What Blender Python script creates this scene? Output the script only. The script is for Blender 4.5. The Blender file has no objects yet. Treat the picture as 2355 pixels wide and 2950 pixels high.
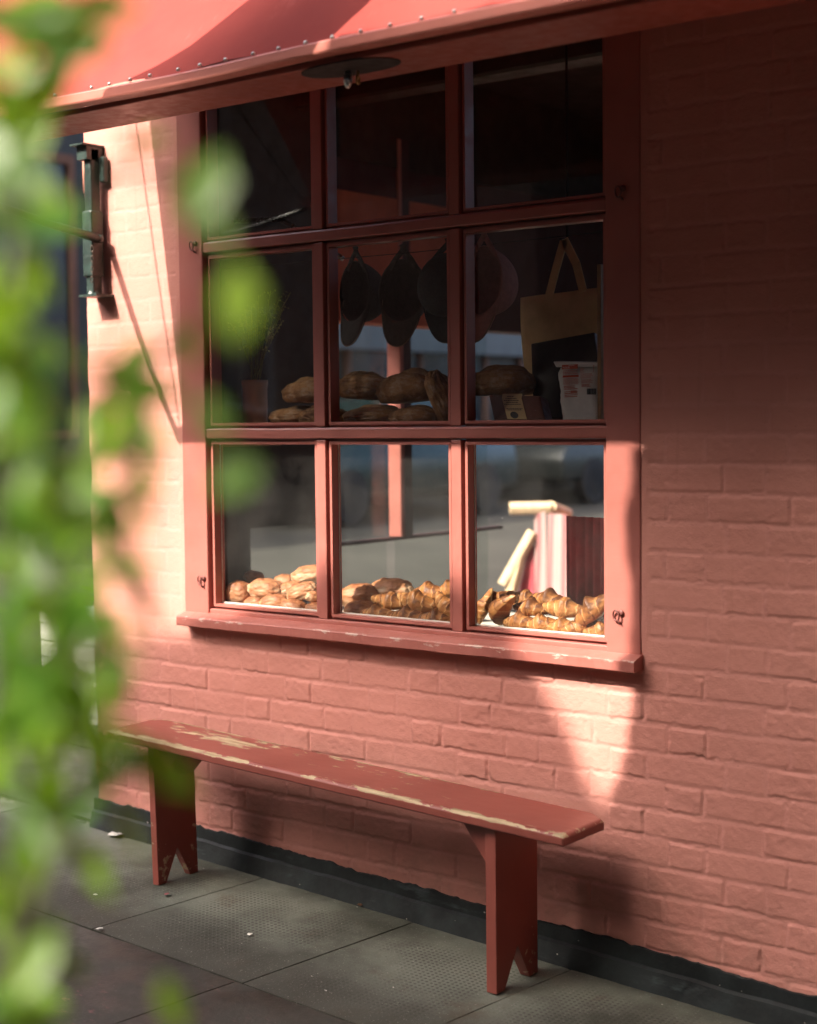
import bpy, bmesh, math, random
import numpy as np
from mathutils import Vector, Matrix, Euler, noise as mnoise
R = random.Random(7)
NR = np.random.RandomState(11)
S = bpy.context.scene
COL = S.collection
PI = math.pi
rad = math.radians

# ------------------------------------------------------------------ camera
FPX, CX, CY = 4500.0, 1177.5, 1475.0            # focal length and centre in photo pixels
RW = np.array([[0.7873999, 0.02818985, -0.61579763],
               [0.6163492, -0.05338416, 0.78566137],
               [-0.01072616, -0.99817607, -0.05940947]])
CAM = np.array([1.98695304, -3.57331248, 0.26974551])

def at(px, py, y):
    """point of the plane y = const seen at photo pixel (px, py)"""
    r = RW @ np.array([(px - CX) / FPX, (py - CY) / FPX, 1.0])
    t = (y - CAM[1]) / r[1]
    return Vector(CAM + r * t)

def atd(px, py, d):
    """point at depth d in metres seen at photo pixel (px, py)"""
    return Vector(CAM + RW @ (np.array([(px - CX) / FPX, (py - CY) / FPX, 1.0]) * d))

SUN = Vector((0.32, 1.0, -0.99)).normalized()
SUNV = Vector((0.32, 1.0, -0.99))

def ground_z(x, y):
    return -1.236 - 0.045 * x + 0.02 * min(y, 0.0)

cam_d = bpy.data.cameras.new('camera')
cam = bpy.data.objects.new('camera', cam_d)
COL.objects.link(cam)
m3 = Matrix([[RW[i][0], -RW[i][1], -RW[i][2]] for i in range(3)])
cam.matrix_world = Matrix.Translation(Vector(CAM)) @ m3.to_4x4()
cam_d.sensor_fit = 'VERTICAL'
cam_d.sensor_height = 30.0
cam_d.sensor_width = 24.0
cam_d.lens = FPX / 2950.0 * 30.0
cam_d.clip_start = 0.05
cam_d.clip_end = 400
cam_d.dof.use_dof = True
cam_d.dof.focus_distance = 4.45
cam_d.dof.aperture_fstop = cam_d.lens / 27.0
S.camera = cam

# ------------------------------------------------------------------ world and sun
w = bpy.data.worlds.new("World")
S.world = w
w.use_nodes = True
nt = w.node_tree
sky = nt.nodes.new('ShaderNodeTexSky')
sky.sky_type = 'NISHITA'
sky.sun_disc = False
elev = math.asin(-SUN.z)
sky.sun_elevation = elev
sky.sun_rotation = math.atan2(-SUN.x, -SUN.y)
sky.air_density = 0.6
sky.dust_density = 6.0
sky.ozone_density = 0.1
bg = nt.nodes['Background']
nt.links.new(sky.outputs[0], bg.inputs[0])
bg.inputs[1].default_value = 0.15
sun_d = bpy.data.lights.new('sun', 'SUN')
sun_d.energy = 2.8
sun_d.angle = rad(0.53)
sun_d.color = (1.0, 0.90, 0.76)
sun = bpy.data.objects.new('sun', sun_d)
COL.objects.link(sun)
sun.rotation_euler = SUN.to_track_quat('-Z', 'Y').to_euler()
sun.location = (-3, -8, 8)

S.view_settings.view_transform = 'Standard'
S.view_settings.look = 'None'
S.view_settings.exposure = 2.06
S.view_settings.gamma = 1.0
S.render.engine = 'CYCLES'
S.cycles.use_denoising = True
S.cycles.max_bounces = 10
S.cycles.transparent_max_bounces = 24
S.cycles.diffuse_bounces = 5
S.cycles.caustics_reflective = False
S.cycles.caustics_refractive = False

# ------------------------------------------------------------------ material helper
class NB:
    def __init__(self, name):
        self.m = bpy.data.materials.new(name)
        self.m.use_nodes = True
        self.t = self.m.node_tree
        self.b = self.t.nodes['Principled BSDF']
        self.out = self.t.nodes['Material Output']
        self._tc = None
    def n(self, typ, **kw):
        nd = self.t.nodes.new(typ)
        for k, v in kw.items():
            setattr(nd, k, v)
        return nd
    def put(self, sock, v):
        if isinstance(v, bpy.types.NodeSocket):
            self.t.links.new(v, sock)
        elif isinstance(v, (tuple, list)):
            sock.default_value = tuple(v) + (1.0,) if len(v) == 3 and sock.type == 'RGBA' else v
        else:
            sock.default_value = v
    def tc(self, which='Object'):
        if self._tc is None:
            self._tc = self.n('ShaderNodeTexCoord')
        return self._tc.outputs[which]
    def pos(self):
        return self.n('ShaderNodeNewGeometry').outputs['Position']
    def noise(self, scale, detail=4, rough=0.55, vec=None, dist=0.0):
        nd = self.n('ShaderNodeTexNoise')
        nd.inputs['Scale'].default_value = scale
        nd.inputs['Detail'].default_value = detail
        nd.inputs['Roughness'].default_value = rough
        nd.inputs['Distortion'].default_value = dist
        self.put(nd.inputs['Vector'], vec if vec is not None else self.tc())
        return nd.outputs['Fac']
    def vor(self, scale, vec=None, feature='F1', rnd=1.0):
        nd = self.n('ShaderNodeTexVoronoi', feature=feature)
        nd.inputs['Scale'].default_value = scale
        nd.inputs['Randomness'].default_value = rnd
        self.put(nd.inputs['Vector'], vec if vec is not None else self.tc())
        return nd.outputs['Distance']
    def math(self, op, a, b=0.0, c=None, clamp=False):
        nd = self.n('ShaderNodeMath', operation=op, use_clamp=clamp)
        self.put(nd.inputs[0], a)
        self.put(nd.inputs[1], b)
        if c is not None:
            self.put(nd.inputs[2], c)
        return nd.outputs[0]
    def ramp(self, v, lo, hi, a=0.0, b=1.0, smooth=True):
        nd = self.n('ShaderNodeMapRange', interpolation_type='SMOOTHSTEP' if smooth else 'LINEAR', clamp=True)
        self.put(nd.inputs['Value'], v)
        nd.inputs['From Min'].default_value = lo
        nd.inputs['From Max'].default_value = hi
        nd.inputs['To Min'].default_value = a
        nd.inputs['To Max'].default_value = b
        return nd.outputs['Result']
    def mix(self, f, a, b):
        nd = self.n('ShaderNodeMix', data_type='RGBA')
        self.put(nd.inputs[0], f)
        self.put(nd.inputs[6], a)
        self.put(nd.inputs[7], b)
        return nd.outputs[2]
    def scale_vec(self, sx, sy, sz, vec=None):
        nd = self.n('ShaderNodeMapping')
        nd.inputs['Scale'].default_value = (sx, sy, sz)
        self.put(nd.inputs['Vector'], vec if vec is not None else self.tc())
        return nd.outputs[0]
    def sep(self, vec=None):
        nd = self.n('ShaderNodeSeparateXYZ')
        self.put(nd.inputs[0], vec if vec is not None else self.tc())
        return nd.outputs
    def attr(self, name):
        return self.n('ShaderNodeAttribute', attribute_name=name).outputs['Fac']
    def bump(self, h, strength=0.3, dist=0.01):
        nd = self.n('ShaderNodeBump')
        nd.inputs['Strength'].default_value = strength
        nd.inputs['Distance'].default_value = dist
        self.put(nd.inputs['Height'], h)
        self.t.links.new(nd.outputs[0], self.b.inputs['Normal'])
    def set(self, color=None, rough=None, metal=None, spec=None):
        if color is not None: self.put(self.b.inputs['Base Color'], color)
        if rough is not None: self.put(self.b.inputs['Roughness'], rough)
        if metal is not None: self.b.inputs['Metallic'].default_value = metal
        if spec is not None: self.b.inputs['Specular IOR Level'].default_value = spec
        return self

def plain(name, col, rough=0.6, metal=0.0, var=0.15, nscale=14, bump=0.15, spec=None, bdist=0.004):
    k = NB(name)
    f = k.noise(nscale, 5, 0.6)
    c = k.mix(k.ramp(f, 0.3, 0.7), [x * (1 - var) for x in col], [min(1, x * (1 + var)) for x in col])
    k.set(c, k.ramp(k.noise(nscale * 2.3, 3), 0.3, 0.7, max(0.05, rough - 0.08), min(1, rough + 0.08)), metal, spec)
    if bump:
        k.bump(k.noise(nscale * 4, 4), bump, bdist)
    return k.m

# wall paint: salmon masonry paint with faint dirt and roller texture
k = NB('wall_paint')
p = k.pos()
big = k.noise(2.2, 4, 0.55, p)
fine = k.noise(38, 5, 0.6, p)
c = k.mix(k.ramp(big, 0.3, 0.72), (0.545, 0.232, 0.190), (0.620, 0.275, 0.228))
c = k.mix(k.math('MULTIPLY', k.attr('joint'), 0.30), c, (0.66, 0.31, 0.27))  # joints paler: the sky light on them is put into the colour
c = k.mix(k.ramp(fine, 0.60, 0.80, 0, 0.35), c, (0.46, 0.18, 0.135))
zz_ = k.sep(p)
low = k.math('MULTIPLY', k.ramp(k.math('ADD', zz_[2], k.math('MULTIPLY', zz_[0], 0.045)), -0.80, -1.12), k.ramp(k.noise(6, 6, 0.7, p), 0.42, 0.66))
c = k.mix(k.math('MULTIPLY', low, 0.45), c, (0.33, 0.175, 0.135))
drp = k.ramp(k.noise(1.0, 5, 0.6, k.scale_vec(26, 1, 1.6, p)), 0.60, 0.74, 0, 0.22)
c = k.mix(drp, c, (0.42, 0.165, 0.125))
sp = k.ramp(k.noise(105, 2, 0.5, p), 0.70, 0.78)
c = k.mix(k.math('MULTIPLY', sp, 0.5), c, (0.30, 0.11, 0.085))
k.set(c, 0.62, spec=0.35)
k.bump(k.math('ADD', k.noise(210, 4, 0.65, p), k.math('MULTIPLY', k.noise(70, 3, 0.6, p), 1.3)), 0.42, 0.0022)
M_WALL = k.m

def wood_paint(name, a, b, rough=0.36, wear=True):
    k = NB(name)
    p = k.pos()
    grain = k.noise(1.0, 5, 0.6, k.scale_vec(9, 60, 60, p))
    c = k.mix(k.ramp(k.noise(3.1, 4, 0.6, p), 0.3, 0.7), a, b)
    k.set(c, k.ramp(k.noise(30, 4, 0.6, p), 0.3, 0.7, rough - 0.08, rough + 0.12), spec=0.45)
    if wear:
        wv = k.attr('wear')
        n1 = k.noise(46, 5, 0.65, k.scale_vec(0.35, 1, 1, p))
        f = k.math('MULTIPLY', k.ramp(k.math('ADD', n1, k.math('MULTIPLY', wv, 0.22)), 0.73, 0.80), 0.75)
        c2 = k.mix(f, c, (0.60, 0.46, 0.40))
        k.set(c2)
    k.bump(k.math('ADD', grain, k.math('MULTIPLY', k.noise(120, 3, 0.6, p), 0.5)), 0.25, 0.0018)
    return k.m
M_FRAME = wood_paint('frame_paint', (0.36, 0.120, 0.098), (0.43, 0.152, 0.126))
M_AWNFRAME = wood_paint('rail_paint', (0.46, 0.155, 0.122), (0.54, 0.19, 0.15), 0.42, False)
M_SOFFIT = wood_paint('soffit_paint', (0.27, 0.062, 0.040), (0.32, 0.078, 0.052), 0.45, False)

# awning canvas
k = NB('awning_canvas')
p = k.pos()
weave = k.n('ShaderNodeTexWave', wave_type='BANDS', bands_direction='X')
weave.inputs['Scale'].default_value = 260
k.put(weave.inputs['Vector'], p)
c = k.mix(k.ramp(k.noise(3, 4, 0.6, p), 0.3, 0.7), (0.25, 0.042, 0.035), (0.30, 0.055, 0.046))
c = k.mix(k.ramp(k.noise(9, 5, 0.7, k.scale_vec(1, 0.4, 0.4, p)), 0.60, 0.75, 0, 0.4), c, (0.47, 0.13, 0.11))
k.set(c, 0.85, spec=0.2)
k.bump(weave.outputs['Fac'], 0.12, 0.001)
tr = k.n('ShaderNodeBsdfTranslucent')
k.put(tr.inputs[0], (0.50, 0.08, 0.06))
mx = k.n('ShaderNodeMixShader')
mx.inputs[0].default_value = 0.004
k.t.links.new(k.b.outputs[0], mx.inputs[1]); k.t.links.new(tr.outputs[0], mx.inputs[2])
k.t.links.new(mx.outputs[0], k.out.inputs[0])
M_CANVAS = k.m

# bench paint with bare wood showing where the paint has flaked
def bench_mat(name, seat):
    k = NB(name)
    o = k.tc('Object')
    c = k.mix(k.ramp(k.noise(4, 4, 0.6, o), 0.3, 0.7), (0.225, 0.060, 0.046), (0.275, 0.078, 0.060))
    grain = k.noise(1.0, 5, 0.62, k.scale_vec(6, 70, 70, o))
    wood = k.mix(k.ramp(grain, 0.35, 0.65), (0.30, 0.22, 0.125), (0.52, 0.42, 0.27))
    wear = k.attr('wear')
    v1 = k.scale_vec(0.42, 1.0, 1.0, o)
    n1 = k.noise(38, 6, 0.64, v1)
    n2 = k.noise(5.0, 2, 0.5, v1)
    tot = k.math('ADD', k.math('ADD', k.math('MULTIPLY', n1, 1.55), k.math('MULTIPLY', n2, 0.75)), k.math('MULTIPLY', wear, 0.40))
    th = 1.40 if seat else 1.60
    f = k.ramp(tot, th, th + 0.012, smooth=False)
    edge = k.math('SUBTRACT', k.ramp(tot, th - 0.022, th - 0.010, smooth=False), f, clamp=True)
    col = k.mix(f, c, wood)
    col = k.mix(k.math('MULTIPLY', edge, 0.5), col, (0.45, 0.20, 0.20))
    k.set(col, k.math('ADD', 0.40, k.math('MULTIPLY', f, 0.35)), spec=0.4)
    h = k.math('SUBTRACT', k.math('MULTIPLY', grain, 0.25), f)
    k.bump(h, 0.5, 0.0012)
    return k.m
M_SEAT = bench_mat('bench_seat_paint', True)
M_LEG = bench_mat('bench_leg_paint', False)

M_PLINTH = None
k = NB('black_plinth_paint')
p = k.pos()
c = k.mix(k.ramp(k.noise(7, 5, 0.65, p), 0.35, 0.7), (0.007, 0.010, 0.011), (0.020, 0.028, 0.030))
c = k.mix(k.ramp(k.noise(3, 6, 0.7, k.scale_vec(1, 1, 4, p)), 0.56, 0.72, 0, 0.75), c, (0.085, 0.105, 0.112))
spk = k.ramp(k.noise(48, 2, 0.5, k.scale_vec(0.6, 1, 1.2, p)), 0.755, 0.77)
c = k.mix(spk, c, (0.50, 0.46, 0.40))
k.set(c, k.ramp(k.noise(12, 4, 0.6, p), 0.3, 0.7, 0.38, 0.7), spec=0.4)
k.bump(k.noise(60, 5, 0.6, p), 0.4, 0.004)
M_PLINTH = k.m

# paving: near-wall slabs cast with a dimple pattern, outer flags of dark stone
k = NB('dimpled_slab')
uv = k.tc('UV')
p = k.pos()
su = k.sep(uv)
mask_c = k.math('MULTIPLY', k.ramp(k.math('ABSOLUTE', k.math('SUBTRACT', su[1], 0.50)), 0.24, 0.42, 1, 0),
                k.ramp(k.math('ABSOLUTE', k.math('SUBTRACT', su[0], 0.50)), 0.33, 0.47, 1, 0))
mask = k.math('MULTIPLY', mask_c, k.ramp(k.noise(3.4, 4, 0.6, p), 0.36, 0.56))
sp_ = k.sep(p)
fx = k.math('SINE', k.math('MULTIPLY', sp_[0], 2 * PI / 0.0155))
fy = k.math('SINE', k.math('MULTIPLY', sp_[1], 2 * PI / 0.0155))
pit = k.math('MULTIPLY', k.ramp(k.math('MULTIPLY', k.math('ADD', fx, 1.0), k.math('ADD', fy, 1.0)), 0.9, 2.6), mask)
base = k.mix(k.ramp(k.noise(2.6, 5, 0.62, p), 0.32, 0.68), (0.040, 0.044, 0.034), (0.145, 0.160, 0.132))
base = k.mix(k.ramp(k.noise(5.5, 6, 0.7, p), 0.56, 0.72, 0, 0.7), base, (0.085, 0.068, 0.045))
base = k.mix(k.math('MULTIPLY', k.ramp(k.math('ADD', sp_[1], k.math('MULTIPLY', k.noise(3, 4, 0.6, p), 0.25)), -0.52, -0.16, 0.80, 0.0), 1.0), base, (0.040, 0.040, 0.032))  # light falloff painted in: slabs darker away from the wall
base = k.mix(k.ramp(k.noise(170, 3, 0.7, p), 0.62, 0.70, 0, 0.6), base, (0.36, 0.36, 0.32))
base = k.mix(k.ramp(k.noise(120, 3, 0.7, p), 0.60, 0.72, 0, 0.7), base, (0.045, 0.043, 0.036))
base = k.mix(k.math('MULTIPLY', pit, 0.75), base, (0.030, 0.030, 0.024))
base = k.mix(k.ramp(k.noise(34, 2, 0.5, k.scale_vec(1, 1.7, 1, p)), 0.775, 0.785), base, (0.55, 0.55, 0.50))
base = k.mix(k.ramp(k.noise(1.7, 5, 0.65, p), 0.55, 0.68, 0, 0.45), base, (0.050, 0.046, 0.032))
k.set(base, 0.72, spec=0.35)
k.bump(k.math('SUBTRACT', k.math('MULTIPLY', k.noise(140, 5, 0.65, p), 0.6), k.math('MULTIPLY', pit, 0.8)), 0.6, 0.004)
M_SLAB = k.m
k = NB('dark_flagstone')
p = k.pos()
base = k.mix(k.ramp(k.noise(2.3, 6, 0.66, p), 0.3, 0.7), (0.020, 0.020, 0.016), (0.048, 0.049, 0.041))
base = k.mix(k.ramp(k.noise(8, 6, 0.7, p), 0.58, 0.74, 0, 0.6), base, (0.028, 0.022, 0.016))
pk = k.math('MULTIPLY', k.ramp(k.noise(3.0, 2, 0.5, p), 0.54, 0.62), k.ramp(k.noise(26, 5, 0.75, k.scale_vec(1.0, 3.0, 1, p)), 0.57, 0.66))
base = k.mix(k.math('MULTIPLY', pk, 0.55), base, (0.28, 0.12, 0.12))
base = k.mix(k.ramp(k.noise(150, 2, 0.6, p), 0.68, 0.74, 0, 0.5), base, (0.22, 0.22, 0.20))
k.set(base, k.ramp(k.noise(9, 4, 0.6, p), 0.3, 0.7, 0.42, 0.68), spec=0.4)
k.bump(k.math('ADD', k.noise(90, 5, 0.65, p), k.math('MULTIPLY', k.noise(9, 4, 0.6, p), 2.0)), 0.35, 0.004)
M_FLAG = k.m
k = NB('joint_grit')
p = k.pos()
k.set(k.mix(k.ramp(k.noise(60, 4, 0.7, p), 0.45, 0.62), (0.020, 0.018, 0.014), (0.21, 0.21, 0.18)), 0.9)
k.bump(k.noise(160, 3, 0.6, p), 0.6, 0.004)
M_GRIT = k.m
k = NB('asphalt')
p = k.pos()
k.set(k.mix(k.ramp(k.noise(0.7, 6, 0.6, p), 0.3, 0.7), (0.022, 0.020, 0.015), (0.042, 0.039, 0.030)), 0.85)
k.bump(k.noise(120, 3, 0.6, p), 0.5, 0.006)
M_ASPH = k.m

# window glass: clear sheet, Schlick reflection
def glass(name, tint=(1, 1, 1), gain=1.0, dust=0.03):
    k = NB(name)
    lw = k.n('ShaderNodeLayerWeight')
    lw.inputs['Blend'].default_value = 0.5
    f5 = k.math('POWER', lw.outputs['Facing'], 5.0)
    fr = k.math('ADD', 0.043 * gain, k.math('MULTIPLY', f5, 0.95), clamp=True)
    t = k.n('ShaderNodeBsdfTransparent'); k.put(t.inputs[0], tint)
    g = k.n('ShaderNodeBsdfGlossy'); g.inputs['Roughness'].default_value = 0.0
    mx = k.n('ShaderNodeMixShader')
    k.t.links.new(fr, mx.inputs[0]); k.t.links.new(t.outputs[0], mx.inputs[1]); k.t.links.new(g.outputs[0], mx.inputs[2])
    d = k.n('ShaderNodeBsdfDiffuse'); k.put(d.inputs[0], (0.75, 0.72, 0.68))
    mx2 = k.n('ShaderNodeMixShader')
    p = k.pos()
    speck = k.ramp(k.noise(150, 1, 0.4, p), 0.79, 0.81, 0, 0.35)
    film = k.ramp(k.noise(3.2, 5, 0.65, p), 0.35, 0.75, 0.0, dust)
    k.t.links.new(k.math('ADD', film, speck, clamp=True), mx2.inputs[0])
    k.t.links.new(mx.outputs[0], mx2.inputs[1]); k.t.links.new(d.outputs[0], mx2.inputs[2])
    k.t.links.new(mx2.outputs[0], k.out.inputs[0])
    return k.m
M_GLASS = glass('shop_glass', (0.965, 0.975, 0.965), 1.0, 0.022)
M_GLASS2 = glass('side_glass', (0.93, 0.96, 0.95), 1.0, 0.0)

def leaf_mat(name, a, b, gloss=0.35, trans=0.35, tcol=(0.28, 0.42, 0.03)):
    k = NB(name)
    isl = k.n('ShaderNodeNewGeometry').outputs['Random Per Island']
    c = k.mix(k.ramp(isl, 0.0, 0.45), [q * .35 for q in a], a)
    c = k.mix(k.ramp(isl, 0.45, 1.0), c, b)
    k.set(c, gloss, spec=0.4)
    t = k.n('ShaderNodeBsdfTranslucent'); k.put(t.inputs[0], tcol)
    mx = k.n('ShaderNodeMixShader'); mx.inputs[0].default_value = trans
    k.t.links.new(k.b.outputs[0], mx.inputs[1]); k.t.links.new(t.outputs[0], mx.inputs[2])
    k.t.links.new(mx.outputs[0], k.out.inputs[0])
    return k.m
M_LEAF = leaf_mat('shrub_leaf', (0.055, 0.15, 0.014), (0.16, 0.27, 0.035), 0.40, 0.40, (0.26, 0.46, 0.025))
M_TLEAF = leaf_mat('tree_leaf', (0.035, 0.085, 0.015), (0.07, 0.13, 0.025), 0.5, 0.16, (0.10, 0.20, 0.02))
M_BARK = plain('bark', (0.10, 0.075, 0.05), 0.85, var=0.35, nscale=18, bump=0.6, bdist=0.02)
M_STEM = plain('green_stem', (0.05, 0.055, 0.02), 0.6, var=0.3, nscale=20)
M_IRON = plain('dark_green_iron', (0.018, 0.034, 0.030), 0.42, var=0.35, nscale=26, bump=0.3, spec=0.5)
M_CHAIN = plain('rusted_chain', (0.06, 0.045, 0.035), 0.55, 0.5, var=0.4, nscale=50)
M_STEEL = plain('bright_steel', (0.50, 0.50, 0.48), 0.3, 1.0, var=0.1, nscale=40, bump=0.05)
M_RUST = plain('dark_painted_iron', (0.16, 0.05, 0.042), 0.5, var=0.3, nscale=70, bump=0.3)
M_BLACK = plain('black_and_hole_shade', (0.008, 0.007, 0.006), 0.8, var=0.2)
M_STUD = plain('zinc_stud', (0.50, 0.56, 0.55), 0.35, 0.8, var=0.1, nscale=80)

def pastry_mat(name, dark, mid, pale, rough=0.38, ridge=True, bands=0.0):
    k = NB(name)
    o = k.tc('Object')
    bk = k.attr('bake')
    f = k.math('ADD', bk, k.math('MULTIPLY', k.math('SUBTRACT', k.noise(26, 5, 0.65, o), 0.5), 0.75))
    oi = k.n('ShaderNodeObjectInfo').outputs['Random']
    f = k.math('ADD', f, k.math('MULTIPLY', k.math('SUBTRACT', oi, 0.5), 0.22))
    c = k.mix(k.ramp(f, 0.12, 0.50), pale, mid)
    c = k.mix(k.ramp(f, 0.52, 0.92), c, dark)
    k.set(c, k.ramp(k.noise(40, 4, 0.6, o), 0.3, 0.7, rough - 0.1, rough + 0.15), spec=0.45)
    fl = k.noise(60, 5, 0.7, k.scale_vec(0.5, 1.6, 1.6, o))
    k.bump(k.math('ADD', fl, k.math('MULTIPLY', k.vor(120, o), 0.5)), 0.42, 0.0035)
    return k.m
M_CROIS = pastry_mat('croissant_crust', (0.12, 0.040, 0.013), (0.36, 0.150, 0.046), (0.50, 0.29, 0.115), 0.45)
M_BUN = pastry_mat('bun_crust', (0.22, 0.072, 0.027), (0.39, 0.170, 0.078), (0.47, 0.31, 0.19), 0.5)
k = NB('loaf_crust')
o = k.tc('Object')
f = k.noise(9, 6, 0.66, o)
c = k.mix(k.ramp(f, 0.3, 0.65), (0.10, 0.042, 0.014), (0.34, 0.18, 0.065))
fl = k.math('MULTIPLY', k.ramp(k.noise(7, 5, 0.7, o), 0.50, 0.72), k.ramp(k.noise(60, 5, 0.7, k.scale_vec(.3, 1, 1, o)), 0.34, 0.66))
c = k.mix(k.math('MULTIPLY', fl, 0.9), c, (0.60, 0.52, 0.40))
c = k.mix(k.attr('slash'), c, (0.50, 0.36, 0.19))
k.set(c, 0.75, spec=0.25)
k.bump(k.math('ADD', k.noise(40, 6, 0.7, o), k.math('MULTIPLY', k.noise(12, 4, 0.6, k.scale_vec(1, 3, 1, o)), 1.5)), 0.7, 0.008)
M_LOAF = k.m

M_RED = plain('inner_red_panel', (0.70, 0.14, 0.060), 0.6, var=0.12, nscale=6)
M_MAROONPANEL = plain('maroon_panel_and_post_shade', (0.075, 0.022, 0.022), 0.6, var=0.2, nscale=5)
M_PINKPOST = plain('inner_pink_post', (0.60, 0.20, 0.16), 0.5, var=0.1, nscale=10)
M_DARKWOOD = plain('dark_panelling', (0.034, 0.020, 0.013), 0.6, var=0.3, nscale=7)
M_CEIL = plain('brown_ceiling', (0.028, 0.022, 0.015), 0.8, var=0.15, nscale=5)
M_FLOOR = plain('shop_floor', (0.16, 0.14, 0.12), 0.55, var=0.2, nscale=5)
M_GREYWALL = plain('grey_dado', (0.52, 0.50, 0.44), 0.6, var=0.1, nscale=5)
M_COUNTER = plain('white_worktop', (0.70, 0.67, 0.60), 0.35, var=0.06, nscale=9)
M_SHELF = plain('shelf_board', (0.20, 0.10, 0.055), 0.5, var=0.25, nscale=15)
M_BEECH = plain('pale_wood', (0.52, 0.40, 0.25), 0.5, var=0.15, nscale=18)
M_WOODSTRIP = plain('brown_batten', (0.30, 0.16, 0.06), 0.5, var=0.2, nscale=22)
M_SLATE = plain('blue_grey_paint', (0.085, 0.105, 0.115), 0.5, var=0.15, nscale=3)
M_DKGREEN = plain('dark_green_paint', (0.020, 0.020, 0.014), 0.45, var=0.3, nscale=3)
M_WINDARK = plain('dark_window', (0.018, 0.024, 0.030), 0.15, var=0.3, nscale=1.3, bump=0)
M_PALEBRICK = plain('dark_brick', (0.095, 0.075, 0.055), 0.8, var=0.15, nscale=2)  # kept dark so the facades bounce less light
M_BROWNBRICK = plain('brown_brick', (0.16, 0.085, 0.055), 0.85, var=0.25, nscale=3)
M_WHITEPAINT = plain('white_board_paint', (0.74, 0.74, 0.70), 0.5, var=0.08, nscale=6)
M_PAPER = plain('white_paper', (0.66, 0.68, 0.67), 0.65, var=0.05, nscale=20, bump=0.3, bdist=0.004)
M_REDINK = plain('red_ink', (0.48, 0.075, 0.035), 0.6, var=0.08, bump=0)
M_BLACKINK = plain('black_ink', (0.015, 0.017, 0.018), 0.6, var=0.05, bump=0)
M_WRAP = plain('maroon_wrapper', (0.115, 0.035, 0.022), 0.5, var=0.12, nscale=20)
M_LABEL = plain('cream_label', (0.50, 0.36, 0.17), 0.6, var=0.08, nscale=25)
M_BAGBROWN = plain('dark_brown_card', (0.030, 0.020, 0.016), 0.55, var=0.15, nscale=10)
M_TOTE = plain('natural_canvas', (0.62, 0.43, 0.22), 0.9, var=0.15, nscale=9, bump=0.4)
M_CERAMIC = plain('stoneware', (0.60, 0.52, 0.42), 0.45, var=0.1, nscale=8)
M_DRYGRASS = plain('dried_grass', (0.36, 0.34, 0.12), 0.8, var=0.25, nscale=10)
M_CAPBROWN = plain('brown_cap_cloth', (0.075, 0.062, 0.050), 0.85, var=0.15, nscale=60, bump=0.4)
M_CAPDARK = plain('dark_cap_cloth', (0.042, 0.040, 0.036), 0.85, var=0.15, nscale=60, bump=0.4)
M_CAPTEAL = plain('navy_cap_cloth', (0.018, 0.030, 0.034), 0.85, var=0.15, nscale=60, bump=0.4)
M_CAPPINK = plain('pink_cap_cloth', (0.40, 0.17, 0.155), 0.85, var=0.12, nscale=60, bump=0.4)
M_EDGING = plain('tan_edging', (0.22, 0.15, 0.09), 0.8, var=0.1, bump=0)
M_SHADOWFLAG = plain('shadow_flag_cloth', (0.55, 0.50, 0.42), 0.9, var=0.1, nscale=12)
M_LAMP = plain('pink_lamp_shell', (0.56, 0.24, 0.17), 0.5, var=0.1, nscale=12)
M_MAROONCLOTH = plain('maroon_cloth', (0.50, 0.085, 0.11), 0.9, var=0.2, nscale=10)
k = NB('pink_striped_canvas')
o = k.tc('Object')
sx = k.sep(o)
st = k.math('SINE', k.math('MULTIPLY', sx[0], 2 * PI / 0.085))
k.set(k.mix(k.ramp(st, 0.3, 0.5), (0.50, 0.36, 0.34), (0.40, 0.17, 0.17)), 0.9)
k.bump(k.noise(140, 3, 0.6, o), 0.3, 0.002)
M_STRIPE = k.m

# ------------------------------------------------------------------ mesh helpers
def box(bm, x0, x1, y0, y1, z0, z1):
    v = [bm.verts.new(q) for q in ((x0, y0, z0), (x1, y0, z0), (x1, y1, z0), (x0, y1, z0),
                                   (x0, y0, z1), (x1, y0, z1), (x1, y1, z1), (x0, y1, z1))]
    return [bm.faces.new([v[i] for i in f]) for f in ((0, 3, 2, 1), (4, 5, 6, 7), (0, 1, 5, 4), (1, 2, 6, 5), (2, 3, 7, 6), (3, 0, 4, 7))]

def prism(bm, pts, off):
    """closed polygon pts (3D) extruded by vector off"""
    off = Vector(off)
    a = [bm.verts.new(q) for q in pts]
    b = [bm.verts.new(Vector(q) + off) for q in pts]
    n = len(pts)
    bm.faces.new(a[::-1]); bm.faces.new(b)
    for i in range(n):
        j = (i + 1) % n
        bm.faces.new((a[i], a[j], b[j], b[i]))

def tube(bm, pts, r, seg=8, caps=True):
    pts = [Vector(q) for q in pts]
    rr = r if isinstance(r, (list, tuple)) else [r] * len(pts)
    rings = []
    up0 = None
    for i, q in enumerate(pts):
        d = (pts[min(i + 1, len(pts) - 1)] - pts[max(i - 1, 0)]).normalized()
        if up0 is None:
            up0 = d.orthogonal().normalized()
        u = (up0 - d * up0.dot(d))
        u = u.normalized() if u.length > 1e-6 else d.orthogonal().normalized()
        up0 = u
        v = d.cross(u)
        rings.append([bm.verts.new(q + (u * math.cos(a) + v * math.sin(a)) * rr[i])
                      for a in [2 * PI * s / seg for s in range(seg)]])
    for A, B in zip(rings, rings[1:]):
        for s in range(seg):
            t = (s + 1) % seg
            bm.faces.new((A[s], A[t], B[t], B[s]))
    if caps:
        bm.faces.new(rings[0][::-1]); bm.faces.new(rings[-1])

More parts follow.
